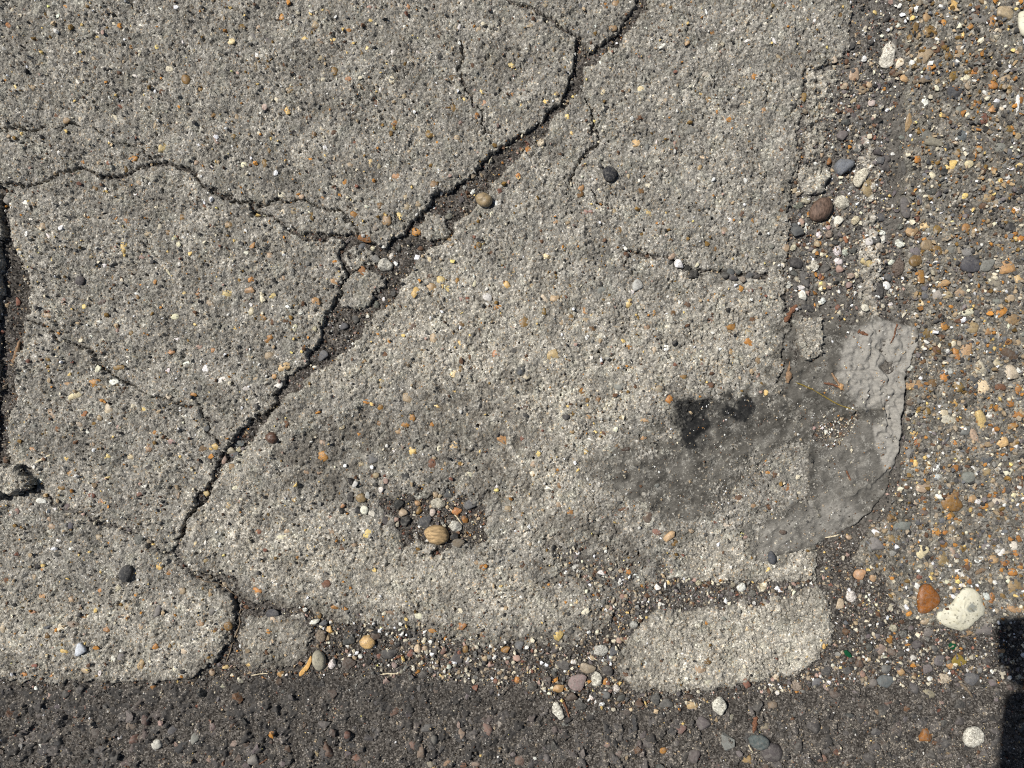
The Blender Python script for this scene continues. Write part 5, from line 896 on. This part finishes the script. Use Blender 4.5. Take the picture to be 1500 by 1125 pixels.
OCT = None
def grains(name, pts, sizes, cols, zs, parent, sub='oct', label=None, emb=.3):
    """thousands of tiny angular grains in one mesh"""
    n = len(pts); r = np.random.default_rng(n)
    if sub == 'oct':
        base = np.array([(1,0,0),(-1,0,0),(0,1,0),(0,-1,0),(0,0,1),(0,0,-1)], float); tri = np.array([(0,2,4),(2,1,4),(1,3,4),(3,0,4),(2,0,5),(1,2,5),(3,1,5),(0,3,5)])
    else:
        bm = ico(1); base = np.array([v.co[:] for v in bm.verts]); tri = np.array([[v.index for v in f.verts] for f in bm.faces]); bm.free()
    V = base[None] * (1 + .28 * r.standard_normal((n, len(base), 1)).clip(-1.5, 1.5))
    V = V * np.stack([sizes / 2, sizes / 2 * r.uniform(.5, .95, n), sizes / 2 * r.uniform(.45, .8, n)], 1)[:, None, :]
    th = r.random(n) * 6.2832; tl = r.normal(0, .5, n)
    x, y, z = V[..., 0], V[..., 1], V[..., 2]
    x, z = x * np.cos(tl)[:, None] - z * np.sin(tl)[:, None], x * np.sin(tl)[:, None] + z * np.cos(tl)[:, None]
    xx = x * np.cos(th)[:, None] - y * np.sin(th)[:, None]; yy = x * np.sin(th)[:, None] + y * np.cos(th)[:, None]
    co = np.stack([(pts[:, :1] + xx - 750) * S, (562.5 - pts[:, 1:2] - yy) * S, (zs[:, None] + z + (sizes * (.5 * .6 - emb))[:, None]) * S], -1).reshape(-1, 3)
    f = (tri[None] + (np.arange(n) * len(base))[:, None, None]).reshape(-1, 3)
    me = raw_mesh(name, co, f, False, M_GRAIN)
    a = me.attributes.new('col', 'FLOAT_COLOR', 'POINT'); c4 = np.repeat(np.c_[cols, np.ones(n)], len(base), 0).astype(np.float32); a.data.foreach_set('color', c4.ravel())
    o = bpy.data.objects.new(name, me); link(o, parent); o['kind'] = 'stuff'
    if label: o['label'] = label
    return o
def sample(weight, n, seed):
    r = np.random.default_rng(seed); w_ = np.clip(weight, 0, None).ravel().astype(float); c = np.cumsum(w_); k = np.searchsorted(c, r.random(n) * c[-1])
    j, i = np.divmod(k, NX); return np.stack([gx[i] + r.uniform(-.7, .7, n), gy[j] + r.uniform(-.7, .7, n)], 1), j, i, r
def palette_cols(mix, n, r, jit=.18):
    ks = list(mix); p = np.array([mix[k] for k in ks], float); p /= p.sum(); ch = r.choice(len(ks), n, p=p)
    base = np.array([(np.array(srgb(PAL[k[0]])) if len(k) < 2 else .6 * np.array(srgb(PAL[k[0]])) + .4 * np.array(srgb(PAL[k[1]]))) for k in ks])[ch]
    return np.clip(base * (1 + jit * r.standard_normal((n, 1))), .01, .8)
frame = (GX > -20) & (GX < 1520) & (GY > -20) & (GY < 1145)
# sand and small stones worn proud on each slab
MIXA = {'o': 2.6, 'a': 5, 't': 5, 'b': 6, 'w': 6, 'c': 5, 'y': 3, 'k': 5, 'd': 6, 'g': 9, 'r': 1, 'p': 1.5}
for k, dens in (('A', .0095), ('B', .0105), ('E', .0070), ('D', .0095), ('G', .0035), ('T', .007), ('N', .008), ('F', .005), ('K3', .004), ('K1', .004)):
    wgt = ((SD[k] > 2) & frame & (sr < 0)).astype(np.float32) * (1 - .7 * dirt); area = wgt.sum() * STEP**2; n = int(area * dens)
    if n < 4: continue
    p, j, i, r = sample(wgt, n, 500 + ord(k[0]) + len(k)); sz = np.clip(3.0 * np.exp(.46 * r.standard_normal(n)), 1.4, 8.5)
    grains('sand_grains', p, sz, palette_cols(MIXA, n, r), TOP[k][j, i], OBJ[k], 'ico', None, .12)
wgt = ((SD['P'] > 2) & frame).astype(np.float32); p, j, i, r = sample(wgt, 5200, 601)
grains('small_gravel', p, np.clip(4.6 * np.exp(.40 * r.standard_normal(5200)), 2.0, 9.5), palette_cols(MIXP, 5200, r), TOP['P'][j, i], OBJ['P'], 'ico', None, .10)
wgt = ((SD['Q'] > 1) & frame).astype(np.float32) * (.25 + dust); p, j, i, r = sample(wgt, 6500, 602)
grains('road_grit', p, np.clip(2.0 * np.exp(.5 * r.standard_normal(6500)), 1.0, 8), palette_cols({'d': 8, 't': 5, 'tg': 6, 'b': 4, 'g': 4, 'w': 1.6, 'c': 1.8, 'k': 4, 'r': 2, 'v': 4, 'y': .7}, 6500, r), TOP['Q'][j, i], OBJ['Q'], 'oct', None, .15)
# loose grit in the joints, the bay and the hollow
top_all = np.full((NY, NX), -99, np.float32)
for k in TOP:
    if k not in 'RQ': top_all = np.maximum(top_all, np.where(SD[k] > 0, TOP[k], -99))
exposed = (soil_z > top_all - .2)
wgt = (exposed & frame & (SD['Q'] < 2)).astype(np.float32) * (1 - .75 * film) + .55 * h_deep * frame + .9 * h_bay * frame + .45 * dirt * sstep(880, 940, GY) * frame * (SD['E'] > 0)
wgt *= (sr < 1) + .02
coarse = wgt * (mask([(1165,90),(1250,60),(1330,-60),(1332,460),(1150,470)], 10) * .7 + mask([(800,795),(1000,825),(1225,848),(1215,890),(960,900),(900,1000),(830,900)], 12) + mask([(470,900),(900,945),(900,1040),(560,985),(470,985)], 12) * .7 + mask([(1230,800),(1330,900),(1560,900),(1560,1060),(900,1060),(900,1000),(1220,980)], 10) * .6 + mask([(40,715),(270,800),(300,850),(250,830),(60,740)], 8) * .5 + .12 * h_deep)
p, j, i, r = sample(coarse, 3600, 605)
grains('joint_gravel', p, np.clip(4.6 * np.exp(.34 * r.standard_normal(3600)), 2.5, 8.5), palette_cols({'d': 8, 'k': 3, 'b': 4, 't': 4, 'tg': 9, 'g': 9, 'v': 5, 'w': 5, 'c': 6, 'cg': 8, 'o': .6, 'r': 1, 'p': 1.5, 'y': .6}, 3600, r), ground[j, i], None, 'ico', 'small loose gravel packed into the joints beside the slabs', .14)
p, j, i, r = sample(wgt, 17000, 603)
grains('joint_grit', p, np.clip(2.3 * np.exp(.55 * r.standard_normal(17000)), 1.0, 9), palette_cols({'d': 9, 'k': 6, 'b': 6, 't': 4, 'tg': 6, 'g': 6, 'v': 5, 'w': 3.2, 'c': 3, 'o': 1, 'r': 2, 'p': 1.5, 'y': .8}, 17000, r), ground[j, i], None, 'oct', 'fine loose grit and sand scattered through the joints and hollows', .12)
wgt = ((sr > 2) & frame) * sstep(.2, 1.4, N30 + .5 * N8) ; wgt = wgt + 4 * mask([(1190,640),(1205,615),(1250,605),(1262,620),(1230,655)], 8) + 1.5 * mask([(1020,760),(1060,720),(1120,670),(1130,680),(1080,740)], 6)
p, j, i, r = sample(wgt * frame, 1500, 604)
grains('rag_grit', p, np.clip(2.0 * np.exp(.45 * r.standard_normal(1500)), 1.0, 6), palette_cols({'t': 5, 'w': 4, 'c': 4, 'b': 3, 'd': 3, 'o': 1, 'tg': 5, 'p': 1}, 1500, r), FULL[j, i], None, 'oct', 'pale sand and grit lying on the flattened rag', .05)

# the same small stones on the ground around the frame
def scatter_out(name, boxes, n, med, mix, z, seed):
    r = np.random.default_rng(seed); ar = np.array([(b[1] - b[0]) * (b[3] - b[2]) for b in boxes], float); w_ = r.choice(len(boxes), n, p=ar / ar.sum()); B = np.array(boxes, float)[w_]
    p = np.stack([r.uniform(B[:, 0], B[:, 1]), r.uniform(B[:, 2], B[:, 3])], 1)
    grains(name, p, np.clip(med * np.exp(.42 * r.standard_normal(n)), 2, 14), palette_cols(mix, n, r), np.full(n, z), None, 'oct', name.replace('_', ' ') + ' set in the ground around the cracked slab', .12)
scatter_out('pavement_gravel', [(1335, 2000, -500, -62), (1562, 2000, -62, 880)], 2600, 6.5, MIXP, -1.2, 71)
scatter_out('slab_gravel', [(-600, -62, -500, 990), (-62, 1280, -500, -62)], 2200, 4.2, MIXA, -.6, 72)
# more loose stones along the asphalt edge and the side joint, the larger ones one by one
tries = 0; made = 0
while made < 70 and tries < 4000:
    tries += 1
    if R.random() < .55: x, y = R.uniform(470, 1480), R.uniform(900, 1035)
    else: x, y = R.uniform(1165, 1325), R.uniform(0, 460)
    sz = min(15, 7.5 * math.exp(abs(R.gauss(0, .35))))
    if surf(x, y)[0] is None and sat('R', x, y) < 0 and free(x, y, sz / 2):
        stone(x, y, sz, sz * R.uniform(.6, 1), weighted({'d': 8, 'k': 4, 'b': 4, 'v': 4, 'g': 5, 'w': 3, 't': 3, 'p': 1.5, 'r': 1.5, 'c': 2, 's': 3}), R.uniform(0, 180)); made += 1
        occ = np.vstack([occ, (x, y, sz / 2)])
print('grains done')

# ------------------------------------------------------------------ the photographer, whose phone and arm throw the shadow at the corner
def skin_mesh(name, chains, mat, sub=2):
    vs, es, rs = [], [], []; ids = {}
    for ch in chains:
        prev = None
        for (p, r) in ch:
            key = tuple(round(c, 4) for c in p)
            if key not in ids: ids[key] = len(vs); vs.append(p); rs.append(r)
            i = ids[key]
            if prev is not None and prev != i: es.append((prev, i))
            prev = i
    me = bpy.data.meshes.new(name); me.from_pydata(vs, es, [])
    o = bpy.data.objects.new(name, me); link(o)
    o.modifiers.new('skin', 'SKIN'); 
    bm = bmesh.new(); bm.from_mesh(me); lay = bm.verts.layers.skin.verify(); bm.verts.ensure_lookup_table()
    for v, r in zip(bm.verts, rs): v[lay].radius = (r, r) if not isinstance(r, tuple) else r
    bm.verts[0][lay].use_root = True; bm.to_mesh(me); bm.free()
    s = o.modifiers.new('sub', 'SUBSURF'); s.levels = sub; s.render_levels = sub
    dg = bpy.context.evaluated_depsgraph_get(); ev = o.evaluated_get(dg)
    m2 = bpy.data.meshes.new_from_object(ev); m2.name = name
    o.modifiers.clear(); o.data = m2; m2.materials.clear(); m2.materials.append(mat)
    m2.polygons.foreach_set('use_smooth', np.ones(len(m2.polygons), bool)); bpy.data.meshes.remove(me); return o
M_SKIN = mat_plain('skin', (.48,.29,.21), .55, 8, .08); M_JACKET = mat_plain('navy_jacket', (.018,.022,.035), .85, 3, .2)
M_JEANS = mat_plain('blue_denim', (.045,.065,.12), .9, 2, .25); M_SHOE = mat_plain('dark_shoe', (.03,.028,.026), .7, 4, .2)
M_HAIR = mat_plain('brown_hair', (.035,.022,.014), .6, 2, .4); M_PHONE = mat_plain('phone_case', (.012,.012,.013), .35, 5, .1)
cx = .20; py_ = -.80; G0 = -.006
head = (cx, -.66, 1.545)
body = [
 [((cx,py_-.03,.93),.125),((cx,py_-.02,1.08),.125),((cx,py_,1.24),.135),((cx,py_+.04,1.36),.10),((cx,py_+.07,1.425),.052),((cx,-.70,1.47),.052),((cx,-.67,1.53),.085),((cx,-.665,1.60),.088)],
]
for s_, hand, elbow in ((-1, (.040,-.10,1.065), (.055,-.47,1.035)), (1, (.165,-.09,1.065), (.40,-.46,1.02))):
    sh = (cx + s_ * .165, py_ + .05, 1.345)
    body.append([((cx,py_+.04,1.36),.10),(sh,.062),(tuple((np.array(sh)*.5+np.array(elbow)*.5)),.05),(elbow,.043),(tuple(np.array(elbow)*.45+np.array(hand)*.55),.036),(hand,.025)])
    hip = (cx + s_ * .09, py_ - .03, .87)
    body.append([((cx,py_-.03,.93),.125),(hip,.095),((cx+s_*.105,py_-.01,.50),.058),((cx+s_*.11,py_-.04,.30),.05),((cx+s_*.115,py_-.06,.10+G0),.038),((cx+s_*.115,py_-.05,.05+G0),.036)])
person = skin_mesh('person', body, M_JACKET)
me = person.data; me.materials.append(M_JEANS); me.materials.append(M_SKIN)
for f in me.polygons:
    z = f.center.z; f.material_index = 1 if z < .93 else (2 if (z > 1.445 and f.center.y > -.95) or f.center.y > -.17 else 0)
tag(person, 'photographer in navy jacket and jeans holding a phone over the pavement', 'person')
def child(o, n): o.name = n; o.parent = person; return o
for s_ in (-1, 1):
    x = cx + s_ * .115
    child(skin_mesh('shoe', [[((x,py_-.10,.035+G0),.036),((x,py_-.03,.042+G0),.042),((x,py_+.06,.032+G0),.040),((x,py_+.13,.026+G0),.030)]], M_SHOE), 'shoe')
bm = ico(3)
for v in bm.verts:
    n_ = v.co.copy(); v.co = Vector((n_.x * .098, n_.y * .108, n_.z * .112)) * (1 + .03 * math.sin(n_.x * 23 + n_.z * 17))
bmesh.ops.delete(bm, geom=[v for v in bm.verts if v.co.z < .0 and v.co.y > -.03], context='VERTS')
me = bpy.data.meshes.new('hair'); bm.to_mesh(me); bm.free(); me.materials.append(M_HAIR); me.polygons.foreach_set('use_smooth', np.ones(len(me.polygons), bool))
hair = link(bpy.data.objects.new('hair', me), person); hair.location = (cx, -.672, 1.585)
child(skin_mesh('nose', [[((cx,-.585,1.575),.010),((cx,-.567,1.548),.013),((cx,-.575,1.54),.010)]], M_SKIN), 'nose')
for s_ in (-1, 1): child(skin_mesh('ear', [[((cx+s_*.083,-.675,1.595),.012),((cx+s_*.09,-.685,1.57),.015),((cx+s_*.083,-.675,1.545),.009)]], M_SKIN), 'ear')
child(skin_mesh('mouth', [[((cx-.02,-.585,1.515),.005),((cx,-.579,1.515),.007),((cx+.02,-.585,1.515),.005)]], mat_plain('lips', (.4,.16,.13), .5)), 'mouth')
M_EYE = mat_plain('eye', (.7,.7,.68), .2, 5, .05)
for s_ in (-1, 1): child(skin_mesh('eye', [[((cx+s_*.032,-.587,1.59),.009),((cx+s_*.040,-.589,1.59),.009)]], M_EYE), 'eye')
# hands: palm under the phone's edge, four fingers behind it, thumb on the screen side
def hand(wx, wy, side):
    z0 = 1.070
    ch = [[((wx,wy,z0),.026),((wx,wy+.035,z0+.008),(.030)),((wx,wy+.060,z0+.010),.028)]]
    h = skin_mesh('hand', ch, M_SKIN); child(h, 'hand')
    for k, (dx, L) in enumerate(((-.026,.050),(-.009,.058),(.008,.055),(.024,.044))):
        fx = wx + dx
        child(skin_mesh('finger', [[((fx,wy+.050,z0+.004),.0095),((fx,wy+.050+L*.5,z0+.006),.009),((fx+.001,wy+.050+L*.85,z0+.0075),.008),((fx+.001,wy+.050+L,z0+.008),.0068)]], M_SKIN), 'finger')
    child(skin_mesh('thumb', [[((wx-side*.022,wy+.015,z0+.012),.012),((wx-side*.034,wy+.040,z0+.030),.0105),((wx-side*.030,wy+.066,z0+.036),.009),((wx-side*.026,wy+.080,z0+.036),.0075)]], M_SKIN), 'thumb')
hand(.040, -.10, 1); hand(.165, -.10, -1)
bm = bmesh.new(); bmesh.ops.create_cube(bm, size=1)
for v in bm.verts: v.co = Vector((v.co.x * .150, v.co.y * .074, v.co.z * .009))
bmesh.ops.bevel(bm, geom=[e for e in bm.edges if abs(e.verts[0].co.z - e.verts[1].co.z) > .005], offset=.011, segments=5, affect='EDGES', profile=.5)
bmesh.ops.bevel(bm, geom=[e for e in bm.edges if abs(e.verts[0].co.z - e.verts[1].co.z) < .001 and abs(abs(e.verts[0].co.z) - .0045) < .0005 and len(e.link_faces) == 2 and e.calc_face_angle(0) > .5], offset=.0018, segments=2, affect='EDGES')
me = bpy.data.meshes.new('phone'); bm.to_mesh(me); bm.free(); me.materials.append(M_PHONE)
phone = link(bpy.data.objects.new('phone', me)); phone.location = (.060, -.024, 1.0905)
tag(phone, 'black phone held flat above the pavement by the photographer', 'phone')
bm = bmesh.new(); bmesh.ops.create_cone(bm, cap_ends=True, segments=24, radius1=.007, radius2=.007, depth=.0018)
me = bpy.data.meshes.new('lens'); bm.to_mesh(me); bm.free(); me.materials.append(M_PHONE)
lens = link(bpy.data.objects.new('lens', me), phone); lens.location = (-.060, .024, -.0052)
print('objects', len(bpy.data.objects))
